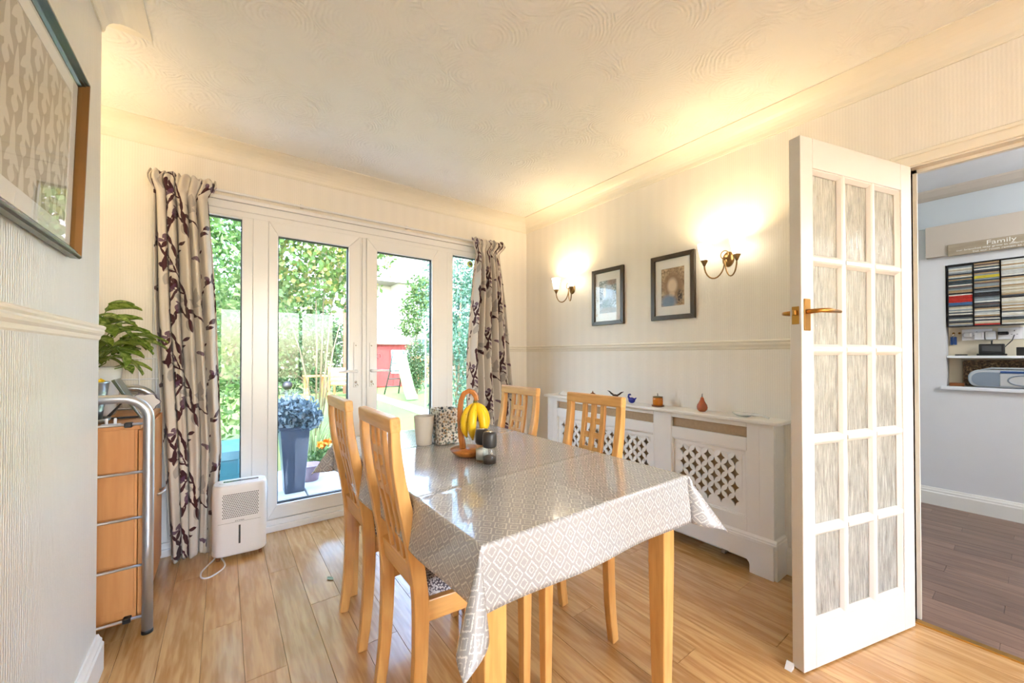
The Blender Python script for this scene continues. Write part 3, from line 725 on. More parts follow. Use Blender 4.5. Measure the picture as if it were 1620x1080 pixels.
MT['millglass'] = glass('mill_glass', (.96, .97, .97, 1))
MT['millblack'] = plain('satin_black_mill_top', (52, 50, 50), .35)
MT['pepper'] = plain('peppercorns', (56, 44, 36), .8, var=.5, vs=160., bs=220., bstr=.6)
MT['salt'] = plain('salt_crystals', (226, 222, 214), .7, var=.1, vs=200., bs=220., bstr=.5)
def mill(label, x, y, fill, fh):
    r = thing('seasoning_mill', label, 'mill', (x, y, TT), group='salt and pepper mills')
    MB().lathe([(.0265, 0), (.028, .006), (.0265, .04), (.0235, .062), (.022, .066), (.0205, .064), (.022, .06), (.025, .04), (.0255, .008), (.0, .005)], 22).build('jar', 'millglass', r)
    MB().lathe([(0, .0062), (.0235, .0075), (.0243, fh), (.012, fh + .006), (0, fh + .003)], 18).build('contents', fill, r)
    MB().lathe([(0, .066), (.0225, .066), (.0265, .072), (.0268, .09), (.0262, .110), (.0235, .120), (.019, .123), (0, .123)], 24).build('grinder_top', 'millblack', r)
    MB().lathe([(0, .1225), (.012, .1225), (.011, .125), (0, .1255)], 14).build('button', 'chrome', r)
mill('glass pepper mill with black top, nearest of the pair on the table', .796, 1.215, 'pepper', .03)
mill('glass salt mill with black top, behind the pepper mill', .803, 1.278, 'salt', .045)
MT['cupb'] = plain('beige_stoneware', (206, 196, 182), .45, bs=40, bstr=.05)
o = MB().lathe([(0, 0), (.033, 0), (.035, .003), (.046, .128), (.046, .131), (.043, .131), (.042, .127), (.032, .008), (0, .007)], 28).build('beige_cup', 'cupb'); o.location = (.738, 1.672, TT)
tag(o, 'tall tapered beige stoneware cup on the table beside the terrazzo pot', 'cup')
t = NT('terrazzo_chips'); vo = t.n('TexVoronoi', i0=t.co(), i2=75.); vo.inputs['Randomness'].default_value = 1.
v2 = t.n('TexVoronoi', i0=t.co(), i2=150.)
rc = t.ramp(t.n('SeparateXYZ', i0=vo.outputs['Color']).outputs[0], (0., lin(40, 48, 60)), (.3, lin(96, 130, 130)), (.5, lin(190, 150, 100)), (.75, lin(120, 110, 100)), (1., lin(60, 60, 64)))
c = t.mix(t.math('LESS_THAN', vo.outputs['Distance'], t.math('MULTIPLY_ADD', t.n('SeparateXYZ', i0=vo.outputs['Color']).outputs[1], .4, .28)), lin(226, 222, 214), rc)
c = t.mix(t.math('LESS_THAN', v2.outputs['Distance'], .28), c, lin(150, 146, 140)); t.base(c); t.set(Roughness=.3); MT['terr'] = t.m
tp_ = thing('terrazzo_pot', 'square terrazzo utensil pot with dark speckles, behind the bananas', 'pot', (.838, 1.655, TT))
m = MB(); h2 = .16
for (a, b, cc, dd) in ((-.055, .055, -.05, -.042), (-.055, .055, .042, .05), (-.055, -.047, -.042, .042), (.047, .055, -.042, .042)): m.box(a, b, cc, dd, .004, h2, .0015)
m.build('sides', 'terr', tp_); box(-.05, .05, -.045, .045, 0, .008).build('bottom', 'terr', tp_)

# ------------------------------------------------------------------ radiator cover
RX, RY0, RY1, RH = 2.283, .815, 2.56, .80
rc_ = thing('radiator_cover', 'long white painted radiator cover with diamond fretwork panels along the wall', 'radiator cover', (RX, RY0, 0))
RL = RY1 - RY0; RD = XR - RX
MT['backing'] = plain('tan_grille_backing', (176, 150, 118), .6, .2, var=.15, vs=60)
def rp(nm, x0, x1, y0, y1, z0, z1, bev=.003, mat='mdf'): return box(x0 - RX, x1 - RX, y0 - RY0, y1 - RY0, z0, z1, bev, 2).build(nm, mat, rc_)
# shelf with rounded corners
m = MB(); pr_ = .03; pts = [(XR - RX, -.035), (XR - RX, RL + .035)]
for cx, cy, a0 in ((-.028 + pr_, RL + .035 - pr_, 90), (-.028 + pr_, -.035 + pr_, 180)):
    for k in range(6): a = math.radians(a0 + 18 * k); pts.append((cx + pr_ * math.cos(a), cy + pr_ * math.sin(a)))
m.prism(pts, 2, RH, RH + .02); bevel_mod(m.build('shelf', 'mdf', rc_), .006, 3)
MID0, MID1 = 1.405, 1.495
P1, P2 = (.945, 1.385), (1.515, 2.44)
Z0, Z1 = .285, .645; S0, S1 = .715, .772
rp('stile', RX, RX + .018, RY0, P1[0], .05, RH); rp('stile', RX, RX + .018, P1[1], P2[0], .05, RH); rp('stile', RX, RX + .018, P2[1], RY1, .05, RH)
for a, b in (P1, P2):
    rp('bottom_rail', RX, RX + .018, a, b, .14, Z0); rp('middle_rail', RX, RX + .018, a, b, Z1, S0); rp('top_rail', RX, RX + .018, a, b, S1, RH)
    rp('slot_mesh', RX + .02, RX + .024, a, b, S0 - .01, S1 + .01, 0, 'backing')
    rp('backing_mesh', RX + .035, RX + .038, a, b, Z0 - .02, Z1 + .02, 0, 'backing')
    n = 5 if b - a < .6 else 12; mrow = 4
    mg = .03; cw, ch = (b - a - 2 * mg) / n, (Z1 - Z0 - 2 * mg) / mrow
    m = MB(); y0, z0 = a - RY0 + mg, Z0 + mg; K = 5
    def rhomb(cx, cz, hole):
        q = [(cx + cw / 2, cz), (cx, cz + ch / 2), (cx - cw / 2, cz), (cx, cz - ch / 2)]
        ob, ib = [], []
        for i in range(4):
            A, B = Vector(q[i]), Vector(q[(i + 1) % 4])
            for k in range(K):
                f = k / K; p = A.lerp(B, f); ob.append(p)
                d = p - Vector((cx, cz)); cr = 4 * f * (1 - f)            # concave sides
                ib.append(Vector((cx + d.x * (.62 - .16 * cr), cz + d.y * (.90 - .30 * cr))))
        VO = [m.bm.verts.new((0, p.x, p.y)) for p in ob]
        VI = [m.bm.verts.new((0, p.x, p.y)) for p in ib]
        N = len(ob)
        for i in range(N): m.bm.faces.new((VO[i], VO[(i + 1) % N], VI[(i + 1) % N], VI[i]))
    for i in range(n):
        for k in range(mrow): rhomb(y0 + (i + .5) * cw, z0 + (k + .5) * ch, 1)
    for i in range(1, n):
        for k in range(1, mrow): rhomb(y0 + i * cw, z0 + k * ch, 1)
    def tri_(*p): m.bm.faces.new([m.bm.verts.new((0, a_, b_)) for a_, b_ in p])
    for i in range(n):
        for zz, s in ((z0, 1), (z0 + mrow * ch, -1)):
            tri_((y0 + i * cw, zz), (y0 + (i + .5) * cw, zz), (y0 + i * cw, zz + s * ch / 2)); tri_((y0 + (i + .5) * cw, zz), (y0 + (i + 1) * cw, zz), (y0 + (i + 1) * cw, zz + s * ch / 2))
    for k in range(mrow):
        for yy, s in ((y0, 1), (y0 + n * cw, -1)):
            if k > 0: tri_((yy, z0 + k * ch), (yy + s * cw / 2, z0 + k * ch), (yy, z0 + (k + .5) * ch))
            if k < mrow - 1: tri_((yy, z0 + (k + 1) * ch), (yy, z0 + (k + .5) * ch), (yy + s * cw / 2, z0 + (k + 1) * ch))
    Y0_, Y1_, zz0, zz1 = a - RY0, b - RY0, Z0, Z1
    for (p, q, r, s_) in ((Y0_, Y1_, zz0, z0), (Y0_, Y1_, z0 + mrow * ch, zz1), (Y0_, y0, z0, z0 + mrow * ch), (y0 + n * cw, Y1_, z0, z0 + mrow * ch)):
        m.bm.faces.new([m.bm.verts.new((0, *c)) for c in ((p, r), (q, r), (q, s_), (p, s_))])
    bmesh.ops.remove_doubles(m.bm, verts=m.bm.verts[:], dist=.0004)
    g = m.build('fretwork_panel', 'mdf', rc_); g.location.x = .018; sm = g.modifiers.new('thickness', 'SOLIDIFY'); sm.thickness = .007; sm.offset = 0
    # routed surround of the panel
    mm = MB(); e = .008
    for q in ((a - RY0 - .004, a - RY0 + e, Z0, Z1), (b - RY0 - e, b - RY0 + .004, Z0, Z1), (a - RY0, b - RY0, Z0 - .004, Z0 + e), (a - RY0, b - RY0, Z1 - e, Z1 + .004)): mm.box(.004, .016, q[0], q[1], q[2], q[3], .003)
    mm.build('panel_bead', 'mdf', rc_)
rp('side_panel', RX + .018, XR - .002, RY0, RY0 + .018, .0, RH); rp('side_panel', RX + .018, XR - .002, RY1 - .018, RY1, .0, RH)
for yy in (RY0 + .07, 1.39, 1.512, RY1 - .07): rp('groove_bead', RX - .0015, RX + .003, yy - .002, yy + .002, .27, RH - .02, 0)
# plinth with cut-out feet
m = MB(); zt = .175; c0 = .07; pts = [(0, 0), (.115, 0), (.115, c0 - .03)] + [(.115 + .03 * (1 - math.cos(a)), c0 - .03 + .03 * math.sin(a)) for a in (.4, .8, 1.2, 1.57)]
pts += [(RL - p, q) for p, q in reversed(pts)] + [(RL, zt), (0, zt)]
pl = m.prism(pts, 0, -.013, .0).build('plinth', 'mdf', rc_); bevel_mod(pl, .002, 2)
mp_ = [(0, 0), (-.013, 0), (-.013, .008), (-.009, .013), (-.009, .02), (-.004, .026), (0, .032)]
MB().prism([(a, zt + b) for a, b in mp_], 1, -.013, RL + .013).build('plinth_moulding', 'mdf', rc_)
MB().prism([(a, b + zt) for a, b in mp_], 0, -.0, RD - .004).build('plinth_moulding', 'mdf', rc_); box(0, RD - .004, -.013, 0, 0, zt).build('plinth_return', 'mdf', rc_)
# white radiator behind the fretwork
rd = thing('radiator', 'white panel radiator hidden behind the fretwork cover', 'radiator', (2.36, 1.0, .1))
MT['rad'] = plain('radiator_enamel', (190, 176, 156), .4)
m = MB()
for k in range(28): m.box(.0, .028, .02 + k * .05, .058 + k * .05, .03, .53, .006)
m.box(.006, .022, .015, 1.42, .02, .56); m.build('panel', 'rad', rd); box(.005, .05, .1, .12, -.1, .04).build('bracket', 'rad', rd); box(.005, .05, 1.3, 1.32, -.1, .04).build('bracket', 'rad', rd)

# ornaments on the shelf
SH = RH + .021
MT['pear'] = plain('polished_pear_wood', (168, 74, 24), .25, coat=.5, var=.15, vs=25)
o = MB().lathe([(0, 0), (.018, .001), (.028, .012), (.031, .026), (.027, .042), (.018, .056), (.0125, .068), (.0105, .078), (.006, .086), (0, .088)], 22).build('wooden_pear', 'pear'); o.location = (2.335, 1.215, SH)
tag(o, 'polished orange-brown wooden pear on the radiator cover shelf', 'ornament')
MB().tube([(0, 0, .086), (.002, .001, .097), (.006, .002, .108)], [.003, .0022, .0022], 6).build('stem', 'dark', o)
MT['amber'] = plain('amber_glaze', (206, 120, 20), .2, coat=.6, var=.2, vs=14); MT['brownw'] = plain('brown_wood_base', (130, 74, 34), .4)
hp_ = thing('amber_pot', 'small amber ribbed jar with leafy lid on a wooden coaster, on the shelf', 'jar', (2.335, 1.515, SH))
MB().lathe([(0, 0), (.038, 0), (.04, .004), (.039, .009), (0, .009)], 24).build('coaster', 'brownw', hp_)
MB().lathe([(0, .009), (.031, .009), (.033, .016), (.032, .024), (.033, .032), (.032, .042), (.033, .052), (.03, .06), (0, .062)], 24).build('jar', 'amber', hp_)
MT['greenlid'] = plain('dull_green_lid', (120, 110, 60), .4)
MB().lathe([(0, .06), (.034, .061), (.03, .066), (0, .07)], 20).build('lid', 'greenlid', hp_); MB().tube([(0, 0, .068), (.004, .004, .08), (.01, .008, .084)], .0025, 6).build('stem', 'dark', hp_)
MT['cobalt'] = plain('cobalt_glass', (30, 40, 190), .05, trans=.7, ior=1.5, var=.02)
bb = thing('glass_bird', 'small cobalt blue glass bird on the radiator cover shelf', 'ornament', (2.325, 1.715, SH))
m = MB(); bmesh.ops.create_uvsphere(m.bm, u_segments=14, v_segments=10, radius=.022, matrix=Matrix.Translation((0, 0, .022)) @ Matrix.Diagonal((.85, 1.2, .95, 1))); m.build('body', 'cobalt', bb, True)
MB().tube([(0, .018, .03), (0, .028, .046), (0, .024, .06), (0, .014, .062), (0, .004, .058)], [.009, .007, .007, .007, .002], 8).build('head', 'cobalt', bb)
MB().tube([(0, -.02, .028), (0, -.038, .042)], [.009, .003], 6).build('tail', 'cobalt', bb)
MT['bronze'] = plain('dark_bronze', (60, 46, 36), .35, .6)
hb = thing('winged_bird', 'dark bronze bird figurine with two raised wings on the shelf', 'ornament', (2.34, 1.87, SH))
MB().lathe([(0, 0), (.016, 0), (.014, .004), (.004, .008), (.004, .034), (0, .036)], 12).build('base', 'bronze', hb)
m = MB(); bmesh.ops.create_uvsphere(m.bm, u_segments=12, v_segments=8, radius=.016, matrix=Matrix.Translation((0, 0, .042)) @ Matrix.Diagonal((.7, 1.8, .6, 1))); m.build('body', 'bronze', hb, True)
for s in (-1, 1): MB().tube([(0, s * .015, .045), (0, s * .035, .053), (0, s * .055, .068), (0, s * .075, .074)], [.006, .007, .005, .001], 8).build('wing', 'bronze', hb)
o = MB().lathe([(0, 0), (.014, .002), (.02, .014), (.018, .03), (.022, .032), (.02, .038), (.006, .045), (.002, .058), (0, .059)], 16).build('acorn_ornament', 'brownw'); o.location = (2.35, 2.1, SH); tag(o, 'small brown acorn-shaped ornament on the shelf, behind a chair back', 'ornament')
m = MB()
def shell(u, v):
    a = PI * v; r = .035 + .03 * u; return (.02 * math.sin(a * 1) * (1 - u) + .01 * u, -.06 + .12 * u, .004 + .024 * math.sin(PI * u) * math.sin(a) + .0) if 0 else ((v - .5) * .05 * math.sin(PI * min(.98, u + .06)), -.06 + .12 * u, .002 + .028 * math.sin(PI * u) * math.sin(a) + .003 * math.sin(9 * a))
m.grid(shell, 16, 14); o = m.build('white_shell', 'ceramic'); sm = o.modifiers.new('thickness', 'SOLIDIFY'); sm.thickness = .003; o.location = (2.345, 2.43, SH); tag(o, 'pale seashell at the far end of the radiator cover shelf', 'shell')
sp2 = thing('spoon_rest', 'white ceramic spoon-shaped dish with floral marks at the near end of the shelf', 'dish', (2.335, .985, SH))
m = MB()
def dish(u, v):
    a = 2 * PI * v; r = u
    return (.030 * r * math.cos(a), .055 * r * math.sin(a), .003 + .016 * r ** 3)
m.grid(dish, 8, 24); o = m.build('bowl', 'ceramic', sp2); sm = o.modifiers.new('thickness', 'SOLIDIFY'); sm.thickness = .003; sm.offset = 1
MB().tube([(0, -.05, .016), (0, -.085, .016), (0, -.115, .012), (0, -.13, .005)], [.009, .007, .006, .005], 8).build('handle', 'ceramic', sp2)
MT['floral'] = plain('brown_blue_florals', (120, 110, 110), .3, var=.6, vs=60)
m = MB(); m.lathe([(0, .006), (.014, .0063), (.013, .0072), (0, .0075)], 10, (0, .01, .001)); m.build('floral_motif', 'floral', sp2)

# ------------------------------------------------------------------ wall lights
MT['shade'] = emitter('lit_opal_glass', (1, .88, .66), 4.5)
def sconce(label, loc, rz, cord=None):
    """local: wall plane x=0, light projects to -x"""
    s = thing('wall_light', label, 'wall light', loc, rz, group='twin-shade wall lights')
    m = MB(); m.lathe([(0, 0), (.034, 0), (.034, -.004), (.028, -.010), (.012, -.014), (0, -.015)], 22, axis=0); o = m.build('backplate', 'abrass', s); o.scale = (1, 1, 1.35)
    MB().tube([(-.01, 0, 0), (-.03, 0, .004), (-.045, 0, .0)], [.006, .006, .006], 8).build('stalk', 'abrass', s)
    ring = [(-.05, .022 * math.cos(a), .02 + .024 * math.sin(a)) for a in np.linspace(0, 2 * PI, 17)[:-1]]
    MB().tube(ring, .003, 6, closed=True).build('ring', 'abrass', s)
    for sy in (-1, 1):
        ex, ey = -.105, sy * .092
        pts = []
        for k in range(13):
            f = k / 12; a = PI * f
            px, py = -.046 + (ex + .046) * (1 - math.cos(a)) / 2, ey * (1 - math.cos(a)) / 2
            pts.append((px, py, -.005 - .095 * math.sin(a) * (1 if f < .5 else 1) - .03 * f))
        MB().tube(pts, .0042, 8).build('arm', 'abrass', s)
        MB().lathe([(0, -.04), (.006, -.038), (.010, -.028), (.02, -.008), (.021, -.004), (0, -.004)], 16, (ex, ey, 0)).build('cup', 'abrass', s)
        sh = MB(); prof = [(.012, -.003), (.019, -.001), (.024, .02), (.029, .045), (.035, .075), (.038, .092)]
        rings = [[sh.bm.verts.new((ex + r * math.cos(k * PI / 10), ey + r * math.sin(k * PI / 10), z)) for k in range(20)] for r, z in prof]
        sh.bm.faces.new(rings[0][::-1])
        for A, B in zip(rings, rings[1:]):
            for k in range(20): sh.bm.faces.new((A[k], A[(k + 1) % 20], B[(k + 1) % 20], B[k])).smooth = True
        so = sh.build('shade', 'shade', s); sm = so.modifiers.new('thickness', 'SOLIDIFY'); sm.thickness = .003
        ld = bpy.data.lights.new('bulb', 'POINT'); ld.energy = LAMP_W; ld.color = LAMP_COL; ld.shadow_soft_size = .022
        lo = bpy.data.objects.new('bulb', ld); COL.objects.link(lo); lo.parent = s; lo.location = (ex, ey, .062)
    return s
sconce('twin wall light with lit glass shades near the room corner, left of the framed prints', (XR, 2.395, 1.735), 0)
sconce('twin wall light with lit glass shades right of the framed prints, beside the door', (XR, 1.097, 1.735), 0)
sconce('twin wall light in the alcove behind the chimney breast, out of sight', (XA, 2.55, 1.735), PI)

def globe(label, loc, watts, colr):  # made-up globes, added out of view to brighten the two rooms
    g = thing('ceiling_light', label, 'ceiling light', loc)
    MB().lathe([(0, 0), (.07, 0), (.065, -.02), (.012, -.028), (.012, -.12), (0, -.12)], 20).build('ceiling_rose', 'whitep', g)
    MB().lathe([(0, -.12), (.05, -.122), (.10, -.15), (.11, -.2), (.095, -.25), (.05, -.285), (0, -.29)], 22).build('globe', emitter('lit_globe', colr, watts / 14), g)
    ld = bpy.data.lights.new('bulb', 'POINT'); ld.energy = watts; ld.color = colr; ld.shadow_soft_size = .12
    lo = bpy.data.objects.new('bulb', ld); COL.objects.link(lo); lo.parent = g; lo.location = (0, 0, -.42)
globe('added fill light in a white globe behind the camera', (.75, -2.75, CE), 32, (1, .97, .95))
globe('added fill light in a white globe in the adjoining room, out of view', (3.5, -1.0, 2.42), 20, (.95, .97, 1))

# ------------------------------------------------------------------ pictures on the right wall
MT['frameb'] = wood('dark_brown_frame', (46, 34, 22), (66, 50, 32), 2, .35, 2.)
MT['mat'] = plain('white_mount_card', (236, 234, 230), .7, var=.01)
def photo(kind):
    t = NT('blurred_photo_' + kind); co = t.co(); n1 = t.n('TexNoise', i0=co, i2=16., i3=3.); n2 = t.n('TexNoise', i0=co, i2=70., i3=3.)
    sp = t.n('SeparateXYZ', i0=co); z = sp.outputs[2]
    def blob(cy, cz, ry, rz):
        d = t.vm('LENGTH', t.vm('MULTIPLY', t.vm('SUBTRACT', co, (0, cy, cz)), (0, 1 / ry, 1 / rz))); return t.math('MULTIPLY', t.math('SUBTRACT', 1.2, d), 1.8, clamp=True)
    if kind == 'portrait':
        c = t.mix(t.ramp(n2.outputs[0], (.35, (0, 0, 0, 1)), (.65, (1, 1, 1, 1))), lin(120, 92, 62), lin(210, 184, 150))
        c = t.mix(blob(0, .01, .075, .10), c, lin(142, 112, 86)); c = t.mix(blob(.004, .008, .036, .052), c, lin(226, 206, 184)); c = t.mix(blob(.006, -.05, .022, .02), c, lin(214, 190, 166))
        c = t.mix(t.math('MULTIPLY', blob(.03, -.1, .06, .05), .9), c, lin(104, 128, 160)); c = t.mix(t.math('MULTIPLY', blob(-.05, -.07, .02, .05), t.math('GREATER_THAN', n2.outputs[0], .5)), c, lin(50, 34, 24))
    else:
        c = t.mix(t.ramp(n2.outputs[0], (.4, (0, 0, 0, 1)), (.62, (1, 1, 1, 1))), lin(90, 110, 116), lin(206, 216, 222))
        c = t.mix(blob(0, .02, .05, .08), c, lin(196, 214, 232)); c = t.mix(t.math('MULTIPLY', blob(0, -.06, .06, .05), n1.outputs[0]), c, lin(70, 104, 74))
        c = t.mix(t.math('MULTIPLY', blob(.0, -.11, .1, .03), .8), c, lin(150, 140, 122)); c = t.mix(t.math('MULTIPLY', blob(-.04, .11, .06, .025), .8), c, lin(150, 122, 104)); c = t.mix(t.math('MULTIPLY', blob(.035, .04, .016, .05), .9), c, lin(244, 246, 250))
    t.base(c); t.set(Roughness=.5); return t.m
def picture(label, y0, y1, z0, z1, kind):
    p = thing('framed_picture', label, 'picture', (XR, (y0 + y1) / 2, (z0 + z1) / 2), group='dark framed photographs')
    a, b = (y1 - y0) / 2, (z1 - z0) / 2; fw = .03
    for nm, pts in (('frame_side', [(-a, -b), (-a + fw, -b + fw), (-a + fw, b - fw), (-a, b)]), ('frame_side', [(a, -b), (a, b), (a - fw, b - fw), (a - fw, -b + fw)]), ('frame_bottom', [(-a, -b), (a, -b), (a - fw, -b + fw), (-a + fw, -b + fw)]), ('frame_top', [(-a, b), (-a + fw, b - fw), (a - fw, b - fw), (a, b)])):
        bevel_mod(MB().prism(pts, 0, -.022, -.001).build(nm, 'frameb', p), .002, 1)
    m = MB(); iy, iz = .083, .128
    for q in ((-a + fw, -iy, -b + fw, b - fw), (iy, a - fw, -b + fw, b - fw), (-iy, iy, -b + fw, -iz), (-iy, iy, iz, b - fw)): m.box(-.009, -.007, q[0], q[1], q[2], q[3])
    m.build('mount', 'mat', p); box(-.006, -.004, -iy - .003, iy + .003, -iz - .003, iz + .003).build('print', photo(kind), p)
    box(-.0125, -.011, -a + fw, a - fw, -b + fw, b - fw).build('glazing', 'picglass', p)
picture('framed blue-green photograph in a dark frame with white mount, next to the corner light', 1.846, 2.157, 1.399, 1.842, 'garden')
picture('framed sepia portrait photograph in a dark frame with white mount, beside the right light', 1.296, 1.612, 1.401, 1.84, 'portrait')

# ------------------------------------------------------------------ large picture on the chimney breast
t = NT('pale_dart_tessellation'); co = t.co(); sp = t.n('SeparateXYZ', i0=co); p2 = t.n('CombineXYZ', i0=sp.outputs[1], i1=sp.outputs[2]).outputs[0]
Wp = (.105, .15)
sh1 = maxall(t, [lens(t, p2, *q, wrap=Wp) for q in ((.03, .04, 1.57, .07, .014), (.018, .02, .75, .034, .012), (.042, .02, 2.39, .034, .012), (.03, -.02, 1.57, .02, .018))])
sh2 = maxall(t, [lens(t, p2, *q, wrap=Wp) for q in ((.082, .115, 1.57, .07, .014), (.07, .095, .75, .034, .012), (.094, .095, 2.39, .034, .012), (.082, .055, 1.57, .02, .018))])
s12 = t.math('MULTIPLY', t.math('MAXIMUM', sh1, sh2), 12., clamp=True)
nz = t.n('TexNoise', i0=co, i2=4., i3=2.)
t.base(t.mix(s12, t.mix(nz.outputs[0], lin(160, 147, 124), lin(190, 177, 154)), lin(214, 206, 190))); t.set(Roughness=.6); MT['darts'] = t.m
MT['frameg'] = plain('grey_green_frame', (70, 76, 74), .25, .5, coat=.3)
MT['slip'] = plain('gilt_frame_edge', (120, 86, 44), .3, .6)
bp_ = thing('large_picture', 'large framed pale print of repeated dart shapes on the chimney breast wall', 'picture', (XL + .012, 1.25, 1.717)); bp_.rotation_euler = (0, math.radians(1.6), 0)
a, b, fw = .45, .265, .03
prof = [(0, 0), (fw, 0), (fw, .006), (fw * .8, .012), (fw * .72, .01), (fw * .6, .018), (fw * .42, .016), (fw * .3, .024), (fw * .12, .024), (0, .018)]
def fr_side(pth, mat):
    m = MB(); rings = []
    for (cy, cz, dy, dz) in pth: rings.append([m.bm.verts.new((h_, cy + dy * w_, cz + dz * w_)) for w_, h_ in prof])
    n = len(prof)
    for k in range(n): m.bm.faces.new((rings[0][k], rings[0][(k + 1) % n], rings[1][(k + 1) % n], rings[1][k]))
    m.bm.faces.new(rings[0]); m.bm.faces.new(rings[1]); return m.build('frame_side', mat, bp_)
C4 = [(-a, -b, 1, 1), (a, -b, -1, 1), (a, b, -1, -1), (-a, b, 1, -1)]
for i in range(4): fr_side((C4[i], C4[(i + 1) % 4]), 'slip' if i == 1 else 'frameg')  # one side of the frame brown, the other three grey-green
m = MB(); iw = .045
for q in ((-a + fw, a - fw, -b + fw, -b + fw + iw), (-a + fw, a - fw, b - fw - iw, b - fw), (-a + fw, -a + fw + iw, -b + fw + iw, b - fw - iw), (a - fw - iw, a - fw, -b + fw + iw, b - fw - iw)): m.box(.002, .004, *q)
m.build('mount', 'mat', bp_); box(.0005, .002, -a + fw, a - fw, -b + fw, b - fw).build('print', 'darts', bp_)
box(.0055, .007, -a + fw, a - fw, -b + fw, b - fw).build('glazing', 'picglass', bp_)

# ------------------------------------------------------------------ beech cabinet in the alcove
CX0, CX1, CY0, CY1, CZ0, CZ1 = -.775, -.285, 2.262, 2.895, .055, .872
cb = thing('storage_cabinet', 'beech storage cabinet with silver tube end frames standing in the alcove', 'cabinet', (CX0, CY0, 0))
L_, D_ = CX1 - CX0, CY1 - CY0
def cp_(nm, x0, x1, y0, y1, z0, z1, mat='cab', bev=.002, par=None): return box(x0, x1, y0, y1, z0, z1, bev, 2).build(nm, mat, par or cb)
cp_('side_panel', 0, L_ - .004, 0, .018, CZ0, CZ1 - .02); cp_('side_panel', 0, L_ - .004, D_ - .018, D_, CZ0, CZ1 - .02)
cp_('top', -.0, L_ + .006, -.004, D_ + .004, CZ1 - .02, CZ1, 'cab', .003); cp_('bottom', 0, L_ - .004, .018, D_ - .018, CZ0, CZ0 + .018); cp_('back', 0, .008, .018, D_ - .018, CZ0, CZ1 - .02)
for k in range(4):   # proud panels between the rods on the end
    zr = [.105, .297, .493, .680, .862]
    cp_('end_panel', .35 - .35, L_ - .012, -.006, 0, zr[k] + .003, zr[k + 1] - .006, 'cab', .0015)
fd = cp_('door', L_ - .002, L_ + .016, .004, D_ - .065, CZ0 + .005, CZ1 - .024); cp_('fixed_panel', L_ - .002, L_ + .014, D_ - .062, D_, CZ0 + .005, CZ1 - .024)
hy_ = 2.735 - CY0
MB().tube([(L_ + .012, hy_ - .045, .452), (L_ + .03, hy_ - .045, .455), (L_ + .04, hy_ - .03, .462), (L_ + .043, hy_, .466), (L_ + .04, hy_ + .03, .462), (L_ + .03, hy_ + .045, .455), (L_ + .012, hy_ + .045, .452)], .0065, 8).build('handle', 'silver', fd)
def tubeframe(yy, par, dx=0.):
    m = MB(); r = .085; zt = .985; xr = -.252 - dx - CX0; xl = .04
    p = [(xr, yy, .012), (xr, yy, .4)] + [(xr - r + r * math.cos(a), yy, zt - r + r * math.sin(a)) for a in np.linspace(0, PI / 2, 8)] + [(xl + r - r * math.sin(a), yy, zt - r + r * math.cos(a)) for a in np.linspace(0, PI / 2, 8)] + [(xl, yy, .4), (xl, yy, .012)]
    m.tube(p, .0185, 14); f = m.build('tube_frame', 'silver', par)
    for x in (xr, xl): MB().lathe([(0, 0), (.0195, 0), (.0195, .014), (0, .016)], 14, (x, yy, 0)).build('rubber_foot', 'black', f)
    for z in (.075, .288, .488, .677, .878):
        MB().tube([(xl, yy, z), (xr, yy, z)], .0055, 8).build('rod', 'silver', f)
    for z in (.075, .878): box(xr - .075, xr - .05, yy - .008, yy + .022, z - .012, z + .008, .003).build('clip', 'black', f)
tubeframe(2.24 - CY0, cb); tubeframe(CY1 + .022 - CY0, cb, .055)
CT = CZ1 + .001
# galvanised bucket on its saucer
MT['galv'] = plain('galvanised_steel', (156, 164, 166), .28, .9, var=.25, vs=14)
bk = thing('metal_bucket', 'galvanised metal bucket planter on a saucer on the cabinet, with a yellow bloom', 'bucket', (-.47, 2.395, CT))
MB().lathe([(0, 0), (.062, 0), (.078, .012), (.08, .022), (.077, .022), (.06, .006), (0, .005)], 28).build('saucer', 'galv', bk)
MB().lathe([(0, .008), (.052, .008), (.056, .05), (.058, .052), (.057, .056), (.066, .118), (.068, .120), (.067, .124), (.073, .170), (.076, .172), (.076, .178), (.072, .178), (.07, .168), (.05, .02), (0, .018)], 32).build('pail', 'galv', bk)
MT['soil'] = plain('dark_soil', (50, 38, 28), .9); MB().lathe([(0, .150), (.066, .150), (.06, .156), (0, .16)], 18).build('soil', 'soil', bk)
MT['yellow'] = plain('yellow_petal', (240, 200, 20), .5)
m = MB()
for k in range(9):
    a = k * 2.4; rr_ = .012 + .02 * ((k * 7) % 3) / 2
    m.tube([(rr_ * math.cos(a), rr_ * math.sin(a), .158), (rr_ * 1.7 * math.cos(a), rr_ * 1.7 * math.sin(a), .186)], [.004, .010], 7)
m.build('yellow_bloom', 'yellow', bk)
